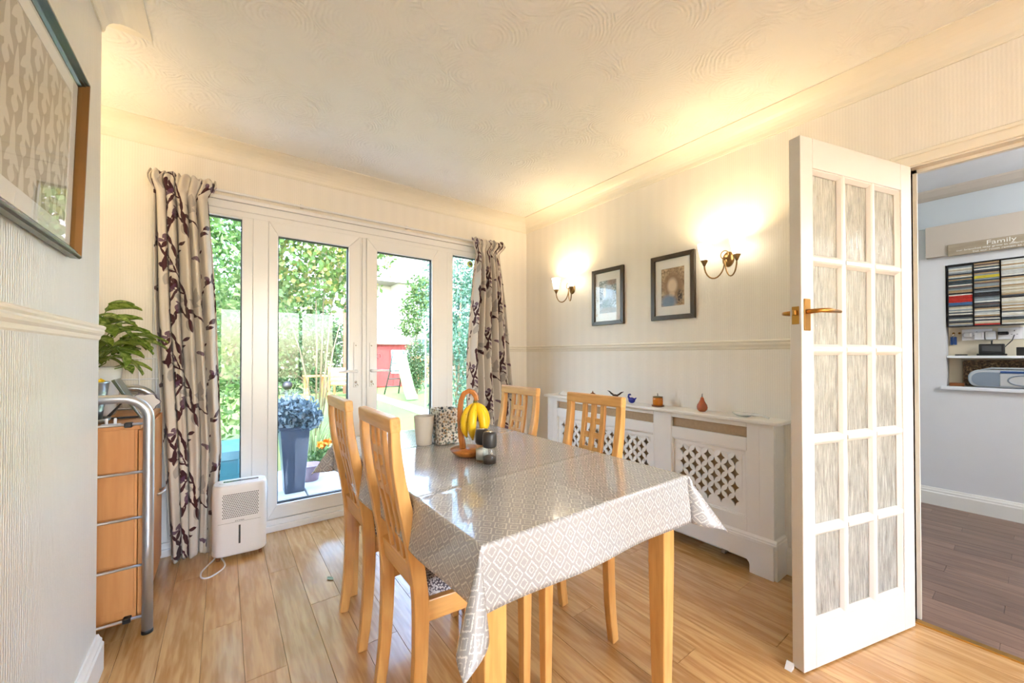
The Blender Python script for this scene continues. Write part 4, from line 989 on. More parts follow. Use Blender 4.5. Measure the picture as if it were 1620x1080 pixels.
# white pot with a leafy plant
pp = thing('potted_plant', 'leafy green houseplant in a white pot on the cabinet, by the back wall', 'plant', (-.515, 2.70, CT))
MB().lathe([(0, 0), (.085, 0), (.092, .01), (.112, .215), (.114, .235), (.108, .235), (.105, .22), (.0, .215)], 32).build('pot', 'ceramic', pp); MB().lathe([(0, .21), (.104, .212), (0, .222)], 16).build('soil', 'soil', pp)
t = NT('variegated_leaf'); rnd = t.n('ObjectInfo').outputs['Random']; nz = t.n('TexNoise', i0=t.co(), i2=45., i3=3.)
c = t.mix(rnd, lin(78, 112, 34), lin(140, 164, 60)); t.base(t.mix(t.ramp(nz.outputs[0], (.5, (0, 0, 0, 1)), (.62, (1, 1, 1, 1))), c, lin(176, 190, 104))); t.set(Roughness=.35)
tl = t.n('BsdfTranslucent'); t.put(tl.inputs[0], c); mx = t.n('MixShader', i0=.25); t.put(mx.inputs[1], t.b.outputs[0]); t.put(mx.inputs[2], tl.outputs[0]); t.put(t.out.inputs[0], mx.outputs[0]); MT['pleaf'] = t.m
m = MB()
def lf(u, v):
    wd = .026 * math.sin(PI * min(1, u * .93 + .04)) ** .8; return (u * .11, (v * 2 - 1) * wd, .012 * math.sin(PI * u) - .02 * u * u + .010 * abs(v * 2 - 1))
m.grid(lf, 6, 4); lme = m.mesh('leaf'); lme.materials.append(MT['pleaf'])
MT['pstem'] = plain('plant_stem', (110, 130, 60), .5)
rp_ = random.Random(5)
for k in range(80):
    az = rp_.uniform(0, 2 * PI); hgt = rp_.uniform(.0, .30); rad_ = rp_.uniform(.02, .13) * (1.15 - hgt * 1.6)
    if k < 26: az = rp_.uniform(-1.2, .6); rad_ = rp_.uniform(.07, .16); hgt = rp_.uniform(.0, .17)
    bx_, by_, bz_ = rad_ * math.cos(az), rad_ * math.sin(az), .235 + hgt
    o = bpy.data.objects.new('leaf', lme); COL.objects.link(o); o.parent = pp; o.location = (bx_, by_, bz_)
    s = rp_.uniform(.8, 1.3); o.scale = (s, s, s); o.rotation_euler = (rp_.uniform(-.5, .5), rp_.uniform(-.5, .6), az + rp_.uniform(-.7, .7))
    if k % 2 == 0: MB().tube([(0, 0, .215), (bx_ * .45, by_ * .45, .215 + hgt * .7), (bx_, by_, bz_)], .0022, 5).build('stem', 'pstem', pp)
# leaning tile picture, its stand, a keepsake box and plug adaptors
MT['artile'] = plain('dark_green_print', (96, 104, 84), .2, var=.5, vs=20, coat=.4)
lt_ = thing('leaning_tile', 'glossy picture tile on a black easel leaning back on the cabinet', 'picture tile', (-.352, 2.525, CT))
m = MB(); m.prism([(-.052, .178), (-.040, .184), (.052, .0), (.044, 0)], 1, -.06, .07); bevel_mod(m.build('tile', 'artile', lt_), .002, 2)
m = MB(); m.prism([(-.01, .09), (-.02, .082), (-.085, 0), (-.07, 0)], 1, -.01, .02); m.build('easel_leg', 'black', lt_); box(-.08, .05, -.008, .018, 0, .006).build('easel_base', 'black', lt_)
MT['floralw'] = plain('white_cloth', (232, 228, 226), .8); MT['plum'] = plain('plum_edging', (78, 48, 84), .6)
kb = thing('scalloped_mat', 'white scalloped card with plum edging propped at the far end of the cabinet', 'card', (-.325, 2.74, CT))
pts = [(.055 * math.cos(a) * (1 + .10 * math.cos(6 * a)), -.012 + .042 * math.sin(a) * (1 + .10 * math.cos(6 * a)) + .06) for a in np.linspace(0, 2 * PI, 37)[:-1]]
m = MB(); m.prism(pts, 1, 0, .006); m.build('card', 'floralw', kb)
MB().tube([(p, .003, q) for p, q in pts], .003, 6, closed=True).build('edging', 'plum', kb)
pa = thing('plug_cover', 'white two-pin plug cover lying on the cabinet edge', 'plug cover', (-.375, 2.29, CT))
box(-.03, .03, -.018, .018, 0, .006, .002).build('base', 'whitep', pa)
for x in (-.012, .014): box(x - .0045, x + .0045, -.004, .004, .006, .03, .0025, 2).build('pin', 'whitep', pa)
# white wire rack against the back wall, under the dado
wr = thing('wire_rack', 'white wire rack leaning on the back wall behind the plant', 'rack', (-.5, 3.0, .90))
for xx in (-.03, .045, .12, .19): MB().tube([(xx, 0, 0), (xx, 0, .25)], .004, 6).build('upright', 'whitep', wr)
for zz in (.02, .13, .245): MB().tube([(-.04, 0, zz), (.2, 0, zz)], .004, 6).build('crossbar', 'whitep', wr)
MB().tube([(-.03, 0, 0), (-.03, .0, -.9)], .004, 6).build('leg', 'whitep', wr); MB().tube([(.19, 0, 0), (.19, .0, -.9)], .004, 6).build('leg', 'whitep', wr)

# ------------------------------------------------------------------ dehumidifier
DX, DY, DWd, DD, DHt = .083, 2.80, .262, .145, .425
dh = thing('dehumidifier', 'white portable dehumidifier with perforated grille on castors by the patio doors', 'dehumidifier', (DX, DY, 0), math.radians(-3))
def rrect(w_, d_, r, n=10):
    p = []
    for cx, cy, a0 in ((w_ / 2 - r, d_ / 2 - r, 0), (-w_ / 2 + r, d_ / 2 - r, 90), (-w_ / 2 + r, -d_ / 2 + r, 180), (w_ / 2 - r, -d_ / 2 + r, 270)):
        for k in range(n + 1): a = math.radians(a0 + 90 * k / n); p.append((cx + r * math.cos(a), cy + r * math.sin(a)))
    return p
m = MB(); rp2 = rrect(DWd, DD, .055); rows_ = [(.97, .028), (1, .036), (1, .395), (.985, .415), (.95, .425), (.90, .4255)]
rings = [[m.bm.verts.new((x * s, y * s, z)) for x, y in rp2] for s, z in rows_]
n = len(rp2); m.bm.faces.new(rings[0][::-1]); m.bm.faces.new(rings[-1])
for A, B in zip(rings, rings[1:]):
    for k in range(n): m.bm.faces.new((A[k], A[(k + 1) % n], B[(k + 1) % n], B[k])).smooth = True
body = m.build('body', 'whitep', dh)
m = MB(); m.prism(rrect(.20, .055, .026, 6), 2, .4255, .429); tp3 = m.build('control_panel', 'whitep', dh)
MT['lcd'] = plain('dark_display', (70, 74, 78), .12)
box(-.08, .09, -.014, .014, .4285, .4302, .001).build('display', 'lcd', tp3)
yf = -DD / 2
m = MB()
for i in range(20):
    for k in range(14):
        xx = -.078 + .0085 * i + (.00425 if k % 2 else 0); zz = .245 + .0098 * k
        a6 = [(xx + .0030 * math.cos(q * PI / 3), zz + .0036 * math.sin(q * PI / 3)) for q in range(6)]
        m.bm.faces.new([m.bm.verts.new((p, yf - .0008, q)) for p, q in a6])
gr = m.build('grille_holes', 'dark', dh); gr['kind'] = 'stuff'
o = box(-.0045, .0045, yf - .0012, yf, .09, .195, .001).build('water_window', 'lcd', dh)
box(-DWd / 2 + .03, DWd / 2 - .03, yf - .0004, yf, .2135, .2145).build('tank_seam', 'dark', dh)
text('pro breeze', .0095, 'dark', dh, (.0, yf - .0008, .222), (PI / 2, 0, 0), name='logo')
for sx in (-1, 1):
    for sy in (-1, 1):
        ca = box(sx * .1 - .008, sx * .1 + .008, sy * .045 - .008, sy * .045 + .008, .014, .03, .002).build('castor', 'black', dh)
        MB().lathe([(0, -.008), (.012, -.008), (.013, 0), (.012, .008), (0, .008)], 14, (sx * .1, sy * .045, .013), axis=0).build('wheel', 'brownw', ca)
def smooth_path(P, n=6):
    P = [Vector(p) for p in P]; out = []
    for i in range(len(P) - 1):
        a, b, c, d = P[max(i - 1, 0)], P[i], P[i + 1], P[min(i + 2, len(P) - 1)]
        for k in range(n):
            u = k / n; out.append(.5 * ((2 * b) + (c - a) * u + (2 * a - 5 * b + 4 * c - d) * u * u + (3 * b - a - 3 * c + d) * u ** 3))
    return out + [P[-1]]
pc = MB(); pc.tube(smooth_path([(-.02, 2.86, .02), (-.035, 2.80, .006), (-.065, 2.73, .005), (-.089, 2.665, .005), (-.085, 2.60, .005), (-.05, 2.585, .005), (-.005, 2.63, .005), (.012, 2.675, .005), (.008, 2.73, .005), (-.003, 2.79, .008), (.01, 2.86, .02)]), .0042, 8)
tag(pc.build('power_cord', 'whitep'), 'white power cord looped on the floor in front of the dehumidifier', 'cord')
MT['gleaf'] = plain('fallen_leaf', (150, 176, 140), .5, var=.2, vs=60)
m = MB(); m.grid(lambda u, v: (.05 * u - .025, (v - .5) * .026 * math.sin(PI * min(1, max(.02, u))), .003 + .004 * abs(v - .5)), 8, 4); o = m.build('fallen_leaf', 'gleaf'); o.location = (.452, 2.2, 0); o.rotation_euler = (0, 0, 1.9)
tag(o, 'single pale green leaf lying on the laminate floor', 'leaf')

# ------------------------------------------------------------------ adjoining room seen through the doorway
MT['lav'] = plain('pale_lavender_white_paint', (222, 222, 224), .6, var=.02, bs=80, bstr=.04)
MT['bei'] = plain('beige_grey_paint', (196, 184, 170), .6, var=.02); MT['blueg'] = plain('blue_grey_paint', (196, 202, 206), .6, var=.02)
f2 = struct(box(XW, X2 + .2, Y2a, Y2b, -.12, -.009).build('floor_adjoining', 'plank2'))
x = XW - .105; k = 0
while x < X2 - .01:
    y = -.62 - .17 * ((k * 5) % 4)
    x1 = min(x + .098, X2)
    while y < 1.55:
        plank(x, x1, y, y + .72, 'plank2', f2); y += .72
    x += .098; k += 1
ZR0, ZR1, YR = .925, 1.845, .418                           # recess in the far wall
m = MB(); m.box(X2, X2 + .12, YR, Y2b, 0, 2.5); m.box(X2, X2 + .12, Y2a, YR, 0, ZR0 - .02); m.box(X2, X2 + .12, Y2a, YR, ZR1, 2.5); m.box(X2, X2 + .12, Y2a, -.55, ZR0 - .02, ZR1)
struct(m.build('wall_far', 'lav'))
MT['creamy'] = plain('cream_recess_paint', (226, 216, 192), .6)
m = MB(); m.box(X2 + .16, X2 + .2, -.6, YR + .05, ZR0 - .05, ZR1 + .05); m.box(X2 + .1, X2 + .2, YR, YR + .04, ZR0 - .05, ZR1 + .05); m.box(X2 + .1, X2 + .2, -.6, -.55, ZR0 - .05, ZR1 + .05)
struct(m.build('wall_recess', 'creamy'))
struct(box(XW, X2 + .12, Y2a - .1, Y2a, 0, 2.5).build('wall_far_near_end', 'lav'))
m = MB(); m.box(XW, 2.7, Y2b, Y2b + .2, 0, 2.5); m.box(4.25, X2 + .12, Y2b, Y2b + .2, 0, 2.5); m.box(2.7, 4.25, Y2b, Y2b + .2, 2.2, 2.5); m.box(2.7, 4.25, Y2b, Y2b + .2, 0, .5)
struct(m.build('wall_far_window_end', 'lav'))
w2 = sempty('window_2', (2.7, Y2b + .05, .5))
m = MB(); 
for q in ((0, 1.55, 0, .06), (0, 1.55, 1.64, 1.7), (0, .06, .06, 1.64), (1.49, 1.55, .06, 1.64), (.745, .805, .06, 1.64)): m.box(q[0], q[1], 0, .06, q[2], q[3], .003)
m.build('frame', 'upvc', w2)
for a, b in ((.06, .745), (.805, 1.49)): box(a, b, .025, .031, .06, 1.64).build('pane', 'glass', w2)
struct(box(XW, X2 + .12, Y2a, Y2b, 2.42, 2.6).build('ceiling_adjoining', 'lav'))
cp2 = [(0, 0), (0, -.055), (.02, -.055), (.06, -.04), (.11, -.01), (.12, 0)]
trim(20, MB().prism([(X2 - a, 2.42 + b) for a, b in cp2], 1, Y2a, Y2b).build('coving_far', 'bei'))
trim(21, box(X2 - .05, X2 + .02, -.9, .515, 1.915, 2.15).build('bulkhead', 'bei'))
trim(22, box(X2 - .006, X2 + .01, Y2a, Y2b, 2.15, 2.366).build('frieze', 'blueg'))
struct(MB().prism([(X2 - p, q * .95) for p, q in sp_], 1, Y2a, Y2b).build('baseboard_far', 'white'))
MT['sillw'] = plain('white_sill_paint', (232, 234, 238), .35)
trim(23, box(X2 - .03, X2 + .16, -.56, YR + .03, ZR0 - .028, ZR0, .006, 2).build('recess_sill', 'sillw'))
trim(24, box(X2 - .01, X2 + .17, -.55, YR - .004, 1.138, 1.156, .002).build('recess_shelf', 'sillw'))
# sign
MT['signw'] = wood('weathered_taupe_sign', (150, 134, 112), (178, 162, 138), 1, .7, 1.5, coat=0)
sg = thing('family_sign', 'long taupe wooden sign lettered Family hung above the CD racks', 'sign', (X2 - .05, .148, 1.945))
box(-.014, 0, -.25, .25, -.042, .045, .002).build('board', 'signw', sg)
MT['letter'] = plain('white_lettering', (238, 236, 228), .6)
ROT = (PI / 2, 0, -PI / 2)
text('Family', .044, 'letter', sg, (-.0148, .0, .020), ROT, sx=1.2, extrude=.0003)
text('our branches may grow in different directions', .0195, 'letter', sg, (-.0148, .0, -.008), ROT, sx=1.15, extrude=.0003)
text('but our roots remain as one', .0195, 'letter', sg, (-.0148, .0, -.028), ROT, sx=1.15, extrude=.0003)
# CD racks
cdx = X2 - .012
MT['rackb'] = plain('black_rack', (22, 22, 24), .4)
cols_ = [(96, 104, 110), (206, 206, 204), (52, 50, 56), (148, 158, 166), (226, 220, 206), (70, 74, 82), (180, 150, 112), (112, 92, 86), (38, 40, 44), (236, 232, 224), (66, 84, 92), (200, 186, 160)]
cmat = [plain('cd_spine_%d' % i, c, .3, var=.25, vs=40) for i, c in enumerate(cols_)]
redm, bluem, yelm = plain('cd_spine_red', (196, 48, 40), .3), plain('cd_spine_blue', (70, 110, 160), .3), plain('cd_spine_yellow', (216, 196, 60), .3)
meshes = {}
def cdmesh(mt):
    if mt.name not in meshes:
        me = box(-.0, .12, -.059, .059, 0, .0086, .0008).mesh('cd_case'); me.materials.append(mt); meshes[mt.name] = me
    return meshes[mt.name]
rk = random.Random(4)
names = ['left', 'middle', 'right-hand']
for ci, yc in enumerate((.343, .217, .092)):
    rack = thing('cd_rack', ['black CD rack column at the left of the wall recess, holding red cases', 'black CD rack column in the middle of the wall recess', 'black CD rack column with many pale cases, cut by the picture edge'][ci], 'CD rack', (cdx, yc, 1.375), group='CD racks in the recess')
    box(0, .13, -.064, -.0605, 0, .47).build('upright', 'rackb', rack); box(0, .13, .0605, .064, 0, .47).build('upright', 'rackb', rack)
    box(.122, .13, -.0605, .0605, 0, .47).build('back', 'rackb', rack); box(0, .13, -.0605, .0605, .464, .47).build('top', 'rackb', rack); box(0, .13, -.0605, .0605, 0, .005).build('bottom', 'rackb', rack)
    for k in range(44):
        z = 1.382 + k * .01035
        mt = rk.choice(cmat)
        if ci == 2: mt = rk.choice([cmat[4], cmat[6], cmat[9], cmat[11], cmat[1]]) if rk.random() < .8 else mt
        if ci == 0 and 17 <= k <= 21: mt = redm
        elif ci == 0 and 15 <= k <= 16: mt = bluem
        elif ci == 1 and k == 0: mt = redm
        elif ci == 1 and k in (33, 34): mt = yelm
        cn = {'cd_spine_red': 'red', 'cd_spine_blue': 'blue', 'cd_spine_yellow': 'yellow'}.get(mt.name) or ['slate', 'silver', 'black', 'grey', 'cream', 'charcoal', 'tan', 'brown', 'black', 'white', 'teal', 'beige'][int(mt.name.split('_')[-1])]
        n_ = k + 1; od = '%d%s' % (n_, 'th' if 10 < n_ % 100 < 14 else {1: 'st', 2: 'nd', 3: 'rd'}.get(n_ % 10, 'th'))
        lab = '%s-spined CD case, %s from the bottom of the %s rack column' % (cn, od, ['left', 'middle', 'right-hand'][ci])
        o = bpy.data.objects.new('cd_case', cdmesh(mt)); COL.objects.link(o); o.location = (cdx + .001 + rk.uniform(0, .004), yc, z - .0015); tag(o, lab, 'CD case', 'CD cases in the recess racks')
# bits on the recess wall and shelf
BX = X2 + .158
def socket(y, z, label, w_=.085, hgt=.085):
    s = thing('wall_socket', label, 'socket', (BX, y, z)); box(-.01, 0, -w_ / 2, w_ / 2, -hgt / 2, hgt / 2, .003, 2).build('plate', 'whitep', s)
    for dy, dz, sx, sz in ((0, .02, .004, .008), (-.012, -.006, .008, .003), (.012, -.006, .008, .003)): box(-.0108, -.0099, dy - sx / 2, dy + sx / 2, dz - sz / 2, dz + sz / 2).build('pin_hole', 'dark', s)
    return s
socket(.275, 1.315, 'white wall socket behind the white charger in the recess', .15); socket(.10, 1.318, 'white double wall socket at the right of the recess', .15)
def adaptor(name, y, z, w_, hgt, d, label, mat, rnd_=.006):
    a = thing(name, label, 'plug', (BX - .01, y, z)); box(-d, 0, -w_ / 2, w_ / 2, -hgt / 2, hgt / 2, rnd_, 3).build('body', mat, a); box(-d - .002, -d + .001, -w_ / 4, w_ / 4, -hgt / 4, hgt / 4, .001).build('face', 'upvc' if mat != 'black' else 'dark', a); return a
adaptor('charger', .318, 1.315, .05, .04, .04, 'rounded white plug-in night light in the recess', 'whitep', .015); adaptor('charger', .262, 1.305, .048, .058, .04, 'plain square white plug-in charger in the recess', 'whitep'); adaptor('charger', .208, 1.307, .05, .062, .045, 'white square charger with a round mark, beside the black plug', 'sillw')
adaptor('charger', .15, 1.32, .05, .022, .04, 'flat black mains plug in the recess', 'black')
hk = thing('key_hook', 'small brass hook holding a blue key tag in the recess', 'hook', (BX, .405 - .012, 1.33)); MB().lathe([(0, 0), (.008, 0), (.006, -.004), (.003, -.016), (.006, -.02), (0, -.022)], 12, axis=0).build('knob', 'brass', hk)
hk2 = thing('key_hook', 'small empty brass hook beside the blue key tag', 'hook', (BX, .362, 1.33)); MB().lathe([(0, 0), (.008, 0), (.006, -.004), (.003, -.016), (.006, -.02), (0, -.022)], 12, axis=0).build('knob', 'brass', hk2)
MT['bluet'] = plain('blue_tag', (40, 78, 140), .5)
kt = thing('key_tag', 'blue tassel key tag hanging from a hook in the recess', 'key tag', (BX - .016, .393, 1.26)); MB().tube([(0, 0, .065), (0, .004, .04)], .003, 6).build('ring', 'chrome', kt)
for dy in (-.01, .008): box(-.004, .004, dy - .008, dy + .008, -.02, .042, .002).build('tag', 'bluet', kt)
bd = thing('radio_dock', 'small black speaker dock on the recess shelf', 'radio', (X2 + .05, .2, 1.157)); box(-.03, .03, -.06, .06, .012, .085, .006, 2).build('body', 'black', bd); box(-.045, .035, -.07, .07, 0, .014, .004).build('base', 'black', bd)
box(-.0315, -.0295, -.045, .045, .03, .07, .001).build('screen', 'lcd', bd); MB().tube([(.0, .0, .085), (.0, .0, .10), (.04, .0, .11)], .004, 6).build('stub', 'black', bd)
MB().tube([(.03, -.03, .03), (.06, -.055, .06), (.07, -.09, .11), (.09, -.1, .15)], .0028, 6).build('cable', 'black', bd)
for i_, (yy, ww) in enumerate(((.345, .06), (.05, .08))): tag(box(X2 + .01, X2 + .07, yy - ww / 2, yy + ww / 2, 1.157, 1.166 + .05 * i_, .002).build('phone' if i_ == 0 else 'black_box', 'black'), ['thin black phone lying on the recess shelf', 'black box on the recess shelf at the picture edge'][i_], ['phone', 'box'][i_])
# wicker backing under the shelf, boombox, brown block
t = NT('brown_wicker'); wv1 = t.n('TexWave', i0=t.co(), i1=60.); wv1.inputs['Distortion'].default_value = 6.
t.base(t.mix(wv1.outputs[0], lin(70, 52, 36), lin(150, 120, 86))); t.set(Roughness=.8); t.bump(wv1.outputs[0], .6, .004); MT['wick'] = t.m
wb = thing('wicker_basket', 'brown wicker basket at the back of the recess behind the radio', 'basket', (X2 + .13, .06, ZR0)); box(-.015, .02, -.3, .285, 0, .19, .008, 2).build('side', 'wick', wb); MB().tube([(-.016, -.29, .188), (-.016, 0, .192), (-.016, .28, .188)], .007, 8).build('rim', 'wick', wb)
bx2 = thing('boombox', 'silver and blue-grey portable CD radio standing in the recess', 'radio', (X2 + .03, .05, ZR0))
MT['bsilv'] = plain('silver_plastic', (196, 202, 208), .3, .3); MT['bgrey'] = plain('blue_grey_plastic', (128, 142, 158), .35)
def rbody(pts_y, z0, z1): return None
m = MB(); pts = rrect(.52, .125, .055, 8); m.prism([(y, z + .066) for y, z in pts], 0, -.055, .06); bevel_mod(m.build('body', 'bsilv', bx2), .012, 3)
m = MB(); m.prism([(y * .93 + .0, z * .8 + .062) for y, z in pts], 0, -.058, -.05); m.build('speaker_panel', 'bgrey', bx2)
box(-.062, -.05, -.10, .115, .012, .105, .006).build('front_panel', 'bsilv', bx2); box(-.0635, -.05, -.095, .11, .108, .122, .002).build('display', 'bluet', bx2)
ring = [(-.064, .008 + .068 * math.cos(a), .058 + .035 * math.sin(a)) for a in np.linspace(0, 2 * PI, 33)[:-1]]
MB().tube(ring, .004, 6, closed=True).build('disc_ring', 'bgrey', bx2); MB().tube([(.0, -.2, .125), (.0, -.17, .14), (.0, .15, .14), (.0, .2, .125)], .007, 8).build('handle', 'bsilv', bx2)
tag(box(X2 - .0, X2 + .06, .33, .405, ZR0 + .001, ZR0 + .025, .003).build('wooden_block', 'brownw'), 'small reddish-brown wooden block on the recess sill', 'block')

# ------------------------------------------------------------------ garden
G = -.14
t = NT('mown_lawn'); nz = t.n('TexNoise', i0=t.co(), i2=1.1, i3=5.); n2 = t.n('TexNoise', i0=t.co(), i2=45., i3=3.)
c = t.mix(nz.outputs[0], lin(84, 110, 46), lin(122, 144, 70)); t.base(t.mix(n2.outputs[0], c, lin(74, 100, 42))); t.set(Roughness=.9); t.bump(n2.outputs[0], .5, .02); MT['lawn'] = t.m
struct(box(-30, 40, 3.32, 60, G - .3, G).build('floor_lawn', 'lawn'))
MT['slab'] = plain('pale_concrete_slab', (196, 194, 190), .8, var=.08, vs=12, bs=60, bstr=.2); MT['mortar'] = plain('patio_joint', (120, 114, 104), .9)
pt = struct(box(-2.4, 4.2, 3.31, 4.75, G, -.075).build('floor_patio', 'mortar'))
sm_ = box(0, .588, 0, .466, 0, .028, .006).mesh('slab'); sm_.materials.append(MT['slab'])
for i in range(11):
    for k in range(3):
        o = bpy.data.objects.new('slab', sm_); COL.objects.link(o); o.location = (-2.39 + i * .598, 3.32 + k * .475, -.076); o.parent = pt
MT['path'] = plain('grey_path_concrete', (150, 146, 150), .85, var=.1, vs=5)
m = MB(); m.prism([(3.05, 4.7), (3.75, 4.7), (3.92, 8.5), (4.05, 12.8), (4.3, 16.5), (3.75, 16.5), (3.6, 11.4), (3.45, 7.6)], 2, G, G + .012); struct(m.build('floor_path', 'path'))

def foliage(name, mat, parent, blobs, n, size, seed, aspect=.55, origin=(0, 0, 0), shell=.45):
    rg = np.random.default_rng(seed); bl = np.array(blobs, float); vol = (bl[:, 3] * bl[:, 4] * bl[:, 5]) ** .8
    idx = rg.choice(len(bl), n, p=vol / vol.sum())
    d = rg.normal(size=(n, 3)); d /= np.linalg.norm(d, axis=1)[:, None]
    r = (shell + (1 - shell) * rg.random(n)) ** .8 * (1 + .18 * rg.normal(size=n).clip(-1, 1.2))
    c = bl[idx, :3] + d * r[:, None] * bl[idx, 3:] - np.array(origin)
    u = rg.normal(size=(n, 3)); u[:, 2] -= .5; u /= np.linalg.norm(u, axis=1)[:, None]
    v = np.cross(u, rg.normal(size=(n, 3))); v /= np.linalg.norm(v, axis=1)[:, None]; w_ = np.cross(u, v)
    s = size * (.6 + .8 * rg.random(n))[:, None]
    A, B = c - u * s * .5, c + u * s * .5; mid = c + w_ * s * .08
    P = np.stack([A, mid + v * s * aspect * .5, B, mid - v * s * aspect * .5], 1).reshape(-1, 3)
    me = bpy.data.meshes.new(name); me.vertices.add(4 * n); me.vertices.foreach_set('co', P.astype(np.float32).ravel())
    me.loops.add(4 * n); me.loops.foreach_set('vertex_index', np.arange(4 * n, dtype=np.int32)); me.polygons.add(n)
    me.polygons.foreach_set('loop_start', np.arange(0, 4 * n, 4, dtype=np.int32)); me.polygons.foreach_set('loop_total', np.full(n, 4, np.int32)); me.update(calc_edges=True)
    o = link(name, me, mat, parent); o['kind'] = 'stuff'; return o
MT['bark'] = plain('pale_bark', (132, 116, 92), .85, var=.3, vs=18)
MT['l_lime'] = leafmat('bright_lime_leaves', (62, 98, 42), (92, 126, 62), (140, 160, 104)); MT['l_mid'] = leafmat('mid_green_leaves', (54, 86, 40), (80, 112, 56), (116, 138, 82))
MT['l_dark'] = leafmat('laurel_leaves', (40, 70, 38), (66, 96, 54), (100, 126, 80), .3); MT['l_blue'] = leafmat('blue_green_conifer', (54, 90, 72), (84, 122, 98), (120, 152, 124), .35)
MT['l_silver'] = leafmat('silver_blue_leaves', (76, 94, 104), (124, 142, 150), (178, 190, 196), .3); MT['l_aut'] = leafmat('green_leaves_with_orange', (70, 104, 44), (106, 134, 66), (166, 146, 84))
def shrub(name, label, loc, blobs, n, size, mat, seed, stems=3, cat='shrub', aspect=.55, group='trees and shrubs in the garden', rad=.03):
    r = thing(name, label, cat, loc, group=group); foliage('foliage', mat, r, blobs, n, size, seed, aspect, loc)
    rr = random.Random(seed)
    m = MB()
    for k in range(stems):
        b = blobs[k % len(blobs)]; e = (b[0] - loc[0] + rr.uniform(-.2, .2) * b[3], b[1] - loc[1] + rr.uniform(-.2, .2) * b[4], b[2] - loc[2] + .2 * b[5])
        m.tube([(rr.uniform(-.05, .05), rr.uniform(-.05, .05), 0), (e[0] * .45, e[1] * .45, e[2] * .55), e], [rad, rad * .7, rad * .3], 6)
    s = m.build('stems', 'bark', r); return r
shrub('leafy_shrub', 'tall bright green leafy shrub filling the left side window', (-.3, 6.0, G), [(-.4, 6.0, .9, .9, .6, 1.1), (-.2, 6.2, 2.2, .9, .6, 1.0), (-.9, 5.8, 1.6, .8, .5, 1.2), (.25, 6.6, 1.5, .45, .4, 1.1), (.0, 6.3, 3.2, 1.0, .6, .8)], 9000, .085, 'l_lime', 1, 5)
shrub('garden_tree', 'light airy tree with orange-tinted leaves seen through the left patio door', (1.25, 7.0, G), [(1.0, 6.6, 2.6, .75, .6, .65), (1.5, 6.9, 3.2, .9, .7, .9), (.6, 6.9, 2.3, .5, .5, .5), (1.75, 7.0, 2.3, .45, .5, .45), (1.2, 7.1, 4.2, 1.4, .8, .8), (2.15, 6.5, 3.0, .35, .35, .35)], 7000, .085, 'l_aut', 2, 5, 'tree', .75, rad=.016)
shrub('laurel_hedge', 'dense laurel hedge behind the garden chair', (2.6, 14.6, G), [(1.2, 14.8, .9, 1.0, .6, 1.2), (2.4, 14.8, 1.1, .9, .6, 1.4), (3.3, 14.8, 1.1, .7, .6, 1.4), (0, 15, 1.2, 1., .6, 1.5)], 9000, .13, 'l_dark', 3, 4)
shrub('conifer_hedge', 'tall blue-green hedge filling the right side window', (3.9, 7.2, G), [(3.7, 6.9, .8, .6, .6, 1.0), (3.8, 7.2, 2.0, .65, .6, 1.2), (4.0, 7.3, 3.2, .7, .6, 1.0), (4.6, 7.6, 1.6, .7, .7, 1.8)], 12000, .07, 'l_blue', 4, 4)
shrub('round_topiary', 'rounded clipped bush beside the playhouse', (5.15, 12.3, G), [(5.15, 12.3, .95, .42, .42, .85), (5.15, 12.3, .5, .35, .35, .55)], 7000, .055, 'l_dark', 5, 2, rad=.05)
shrub('olive_tree', 'small airy tree above the round bush in front of the white house', (5.6, 13.6, G), [(5.7, 13.6, 2.9, .6, .5, .6), (5.5, 13.6, 2.2, .5, .5, .4), (6.0, 13.7, 3.6, .6, .5, .6)], 2600, .12, 'l_mid', 6, 4, 'tree')
for k, (x, y, hh, rx) in enumerate(((-3.5, 17, 5.5, 2.4), (.3, 19, 6.0, 2.2), (3.0, 21, 4.6, 1.5), (-8, 16, 5, 3), (9.5, 18, 3.2, 1.2), (13, 17, 4.5, 2.2))):
    shrub('background_tree', ['broad tree at the garden end, far left through the side window', 'tall tree behind the laurel hedge', 'tree behind the brown pergola post', 'leftmost dense tree along the garden side', 'low tree to the right of the white house front', 'large tree at the far right of the garden'][k], (x, y, G), [(x, y, hh * .6, rx, rx * .7, hh * .42), (x + rx * .4, y, hh * .35, rx * .7, rx * .6, hh * .35), (x - rx * .4, y, hh * .38, rx * .7, rx * .6, hh * .36)], 4500, .26, ['l_mid', 'l_lime', 'l_mid', 'l_mid', 'l_dark', 'l_mid'][k], 20 + k, 3, 'tree', rad=.14)
# tall planter with silver shrub
MT['slate'] = plain('dark_slate_planter', (62, 74, 92), .35, var=.15, vs=10)
pl2 = thing('tall_planter', 'tall dark slate planter with a silver-blue shrub outside the left door', 'planter', (.51, 3.98, -.048))
m = MB(); L = [[m.bm.verts.new((e * i, e * k, z)) for i, k in ((-1, -1), (1, -1), (1, 1), (-1, 1))] for e, z in ((.075, 0), (.115, .56), (.125, .56), (.125, .585), (.10, .585), (.1, .54))]
m.bm.faces.new(L[0][::-1]); m.bm.faces.new(L[-1])
for A, B in zip(L, L[1:]):
    for i in range(4): m.bm.faces.new((A[i], A[(i + 1) % 4], B[(i + 1) % 4], B[i]))
bevel_mod(m.build('pot', 'slate', pl2), .006, 2); foliage('foliage', 'l_silver', pl2, [(0, 0, .70, .19, .19, .15), (.08, -.03, .64, .14, .14, .11), (-.1, 0, .66, .12, .12, .12)], 2600, .05, 31)
MB().tube([(0, 0, .52), (.01, 0, .72)], .012, 6).build('stem', 'bark', pl2)
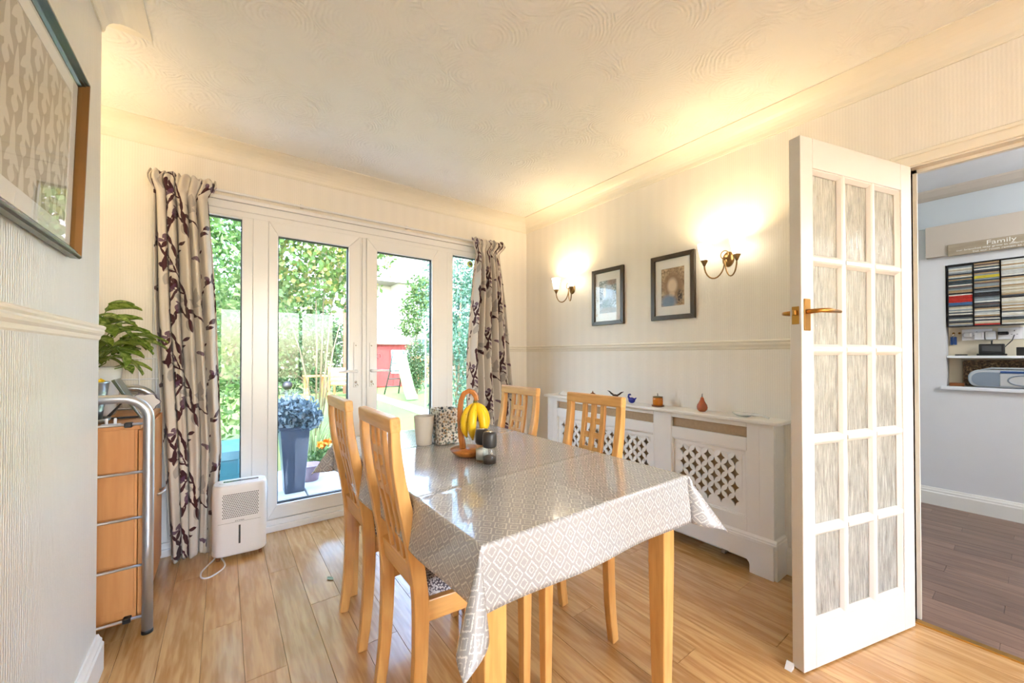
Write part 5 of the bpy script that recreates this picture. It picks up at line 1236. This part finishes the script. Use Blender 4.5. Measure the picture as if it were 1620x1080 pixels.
# wispy lavender clump with orange bloom
lv = thing('wispy_lavender', 'wispy clump of upright green stems on the lawn beside the planter', 'plant', (.85, 4.95, G))
m = MB(); rr = random.Random(9)
for k in range(110):
    a = rr.uniform(0, 6.28); l_ = rr.uniform(.35, .75); sp3 = rr.uniform(.1, .5); r0 = rr.uniform(0, .08)
    m.tube([(r0 * math.cos(a), r0 * math.sin(a), 0), (sp3 * .4 * math.cos(a), sp3 * .4 * math.sin(a), l_ * .6), (sp3 * math.cos(a), sp3 * math.sin(a), l_)], [.0035, .003, .0015], 4)
MT['lav_g'] = plain('sage_stem', (128, 146, 96), .8); o = m.build('stems', 'lav_g', lv); o['kind'] = 'stuff'
MT['orangef'] = plain('orange_petals', (238, 140, 30), .6)
of = thing('orange_flowers', 'cluster of orange flowers below the wispy stems', 'flowers', (.86, 4.62, G)); foliage('petals', 'orangef', of, [(0, 0, .33, .05, .05, .04), (.06, .02, .36, .04, .04, .03)], 60, .045, 33, .8)
foliage('leaves', 'l_mid', of, [(0, 0, .18, .16, .14, .14)], 260, .06, 34); MB().tube([(0, 0, 0), (.0, 0, .2), (.02, 0, .34)], .006, 5).build('stem', 'lav_g', of)
MT['purplepot'] = plain('mauve_glazed_pot', (146, 120, 130), .4)
o = MB().lathe([(0, 0), (.075, 0), (.105, .13), (.112, .15), (.1, .15), (.09, .13), (0, .12)], 24).build('mauve_pot', 'purplepot'); o.location = (.68, 4.22, -.048); tag(o, 'low mauve glazed pot standing on the patio by the tall planter', 'pot')
MT['teal'] = plain('teal_plastic', (70, 140, 150), .4)
tb_ = thing('teal_storage_box', 'teal plastic storage box outside the left side window', 'box', (-.12, 3.72, -.048)); box(-.22, .22, -.16, .16, 0, .44, .012, 2).build('body', 'teal', tb_)
MB().prism([(-.18, .44), (.18, .44), (.17, .50), (.10, .54), (-.12, .54), (-.17, .50)], 0, -.235, .235).build('lid', 'teal', tb_)
for zz in (.08, .16, .24, .32): box(-.222, .222, -.164, -.158, zz, zz + .012, .001).build('rib', 'teal', tb_)
# garden chair, table, post, barbecue
MT['oak_o'] = wood('orange_garden_wood', (176, 104, 52), (214, 144, 84), 2, .5, 1.); MT['cush'] = plain('white_cushion', (226, 226, 222), .8)
gc = thing('garden_chair', 'wooden garden armchair with pale cushions at the end of the lawn', 'chair', (2.98, 13.1, G), math.radians(150))
for sx in (-1, 1):
    for sy in (-1, 1): box(sx * .27 - .025, sx * .27 + .025, sy * .25 - .025, sy * .25 + .025, 0, .62 if sy < 0 else .95).build('leg', 'oak_o', gc)
    box(sx * .27 - .03, sx * .27 + .03, -.3, .28, .6, .63).build('arm', 'oak_o', gc)
for k in range(5): box(-.25, .25, -.25 + k * .1, -.18 + k * .1, .36, .385).build('seat_slat', 'oak_o', gc)
for k in range(4): box(-.25, .25, .24, .262, .48 + k * .12, .55 + k * .12).build('back_slat', 'oak_o', gc)
box(-.24, .24, -.24, .22, .387, .45, .02, 2).build('cushion', 'cush', gc); box(-.24, .24, .16, .235, .45, .9, .02, 2).build('cushion', 'cush', gc)
gt = thing('garden_table', 'small orange wooden garden table beside the garden chair', 'table', (2.2, 12.85, G)); 
for k in range(5): box(-.3 + k * .122, -.19 + k * .122, -.3, .3, .66, .69).build('table_slat', 'oak_o', gt)
for sx in (-1, 1):
    for sy in (-1, 1): box(sx * .24 - .025, sx * .24 + .025, sy * .24 - .025, sy * .24 + .025, 0, .66).build('leg', 'oak_o', gt)
MT['brownpost'] = wood('brown_stained_post', (104, 58, 36), (140, 84, 56), 2, .6, 1.)
po = thing('pergola_post', 'brown wooden pergola post standing behind the garden chair', 'post', (3.3, 13.95, G)); box(-.05, .05, -.05, .05, 0, 2.9, .006).build('post', 'brownpost', po); box(-.06, .06, -.9, .12, 2.9, 3.02, .005).build('beam', 'brownpost', po)
bq = thing('barbecue', 'round black kettle barbecue at the back of the garden', 'barbecue', (1.5, 13.0, G)); bq.scale = (.5, .5, .55)
MB().lathe([(0, .5), (.16, .54), (.26, .68), (.27, .74), (.25, .86), (.14, .96), (0, .99)], 18).build('kettle', 'black', bq)
for k in range(3): a = k * 2.09; MB().tube([(.14 * math.cos(a), .14 * math.sin(a), .56), (.3 * math.cos(a), .3 * math.sin(a), 0)], .014, 6).build('leg', 'dark', bq)
# playhouse / shed
MT['redw'] = wood('faded_red_boards', (116, 32, 28), (150, 48, 42), 2, .6, 1., coat=0); MT['felt'] = plain('pinkish_roof_felt', (196, 120, 112), .9, bs=50, bstr=.3)
sh_ = thing('garden_shed', 'faded red wooden playhouse shed with pinkish roof at the end of the path', 'shed', (5.4, 16.2, G))
for k in range(14): box(-1.3 + k * .16, -1.3 + k * .16 + .152, -.62, -.60, .0, 1.78, .004).build('board', 'redw', sh_)
box(-1.28, .93, -.6, 1.0, 0, 1.76).build('walls', 'redw', sh_)
m = MB(); m.prism([(-.80, 1.72), (1.1, 2.02), (1.1, 2.08), (-.80, 1.79)], 0, -1.45, 1.15); m.build('roof', 'felt', sh_)
dd_ = box(-.66, -.02, -.645, -.62, .03, 1.62, .006).build('door', 'redw', sh_); MB().tube([(-.45 + .07 * math.cos(a), -.655, 1.25 + .09 * math.sin(a)) for a in np.linspace(0, 6.28, 17)[:-1]], .012, 6, closed=True).build('ring', 'dark', dd_)
t = NT('blue_white_bunting'); vo = t.n('TexVoronoi', i0=t.co(), i2=11.); t.base(t.ramp(t.n('SeparateXYZ', i0=vo.outputs['Color']).outputs[0], (0., lin(90, 110, 150)), (.45, lin(226, 228, 236)), (.8, lin(240, 240, 244)), (1., lin(60, 60, 84)))); t.set(Roughness=.8); MT['bunt'] = t.m
box(.05, .85, -.66, -.622, .55, 1.5, .004).build('patterned_panel', 'bunt', sh_)
MT['orfence'] = wood('orange_fence_boards', (190, 112, 70), (222, 150, 104), 2, .7, 1., coat=0)
fe = thing('fence_panel', 'orange-brown fence panel between the shed and the round bush', 'fence', (7.4, 16.6, G))
for k in range(14): box(-.95 + k * .14, -.95 + k * .14 + .132, -.012, .012, 0, 1.25, .003).build('fence_board', 'orfence', fe)
box(-.97, 1.03, .012, .05, .3, .38).build('rail', 'orfence', fe); box(-.97, 1.03, .012, .05, .95, 1.03).build('rail', 'orfence', fe)
# slide
MT['limeg'] = plain('pale_lime_slide', (120, 178, 96), .35); MT['dgreen'] = plain('dark_green_frame', (36, 66, 60), .5)
sl = thing('garden_slide', 'pale lime-green plastic slide with dark ladder on the lawn', 'slide', (4.45, 11.9, G))
prof = [(-.17, .07), (-.17, 0), (.17, 0), (.17, .07), (.15, .07), (.14, .02), (-.14, .02), (-.15, .07)]
pth = [(.05, .12, 1.3), (.0, -.1, 1.22), (-.05, -.6, .62), (-.09, -1.0, .2), (-.12, -1.28, .03)]
m = MB(); rings = [[m.bm.verts.new((x + a, y, z + b)) for a, b in prof] for x, y, z in pth]
for A, B in zip(rings, rings[1:]):
    for i in range(8): m.bm.faces.new((A[i], A[(i + 1) % 8], B[(i + 1) % 8], B[i]))
m.bm.faces.new(rings[0]); m.bm.faces.new(rings[-1]); m.build('chute', 'limeg', sl)
for s in (-1, 1): MB().tube([(s * .17, .15, 1.42), (s * .2 + .03, .5, .7), (s * .24 + .06, .95, 0)], .02, 6).build('ladder_rail', 'dgreen', sl)
for k in range(4): f_ = (k + 1) / 5; MB().tube([(-.24 + .05 * f_ + .05, .95 - .8 * f_, 1.3 * f_), (.24 - .05 * f_ + .05, .95 - .8 * f_, 1.3 * f_)], .018, 6).build('rung', 'dgreen', sl)
# washing-line pole
o = MB().tube([(0, 0, 0), (0, 0, 2.1)], .016, 8).build('line_pole', 'whitep'); o.location = (3.52, 7.9, G); tag(o, 'thin white pole standing on the lawn beside the path', 'pole')
# neighbouring white house
MT['rend'] = plain('white_render', (206, 206, 210), .8, var=.03, vs=2); MT['rooft'] = plain('grey_brown_roof_tiles', (132, 122, 118), .8, var=.2, vs=20, bs=14, bstr=.6)
ho = thing('white_house', 'white rendered two-storey house beyond the garden', 'house', (10, 27, G))
box(-.4, 7, -1, 6, 0, 6.4).build('wall', 'rend', ho); box(-5, -.4, .6, 6, 0, 6.4).build('wall', 'rend', ho)
m = MB(); m.prism([(-1.5, 6.35), (2.5, 9.8), (6.5, 6.35), (6.5, 6.2), (-1.5, 6.2)], 0, -5.4, 7.4); m.build('roof', 'rooft', ho)
box(-5.4, 7.4, -1.6, -1.45, 6.16, 6.32).build('gutter', 'rend', ho)
for x0 in (.7, 3.9):
    for z0 in (1.2, 4.7):
        wf = box(x0, x0 + 1.1, -1.04, -.98, z0, z0 + 1.3, .01).build('window', 'upvc', ho)
        for i in range(2):
            for k in range(2): box(x0 + .08 + i * .49, x0 + .53 + i * .49, -1.05, -1.035, z0 + .08 + k * .59, z0 + .63 + k * .59).build('pane', 'slate', wf)
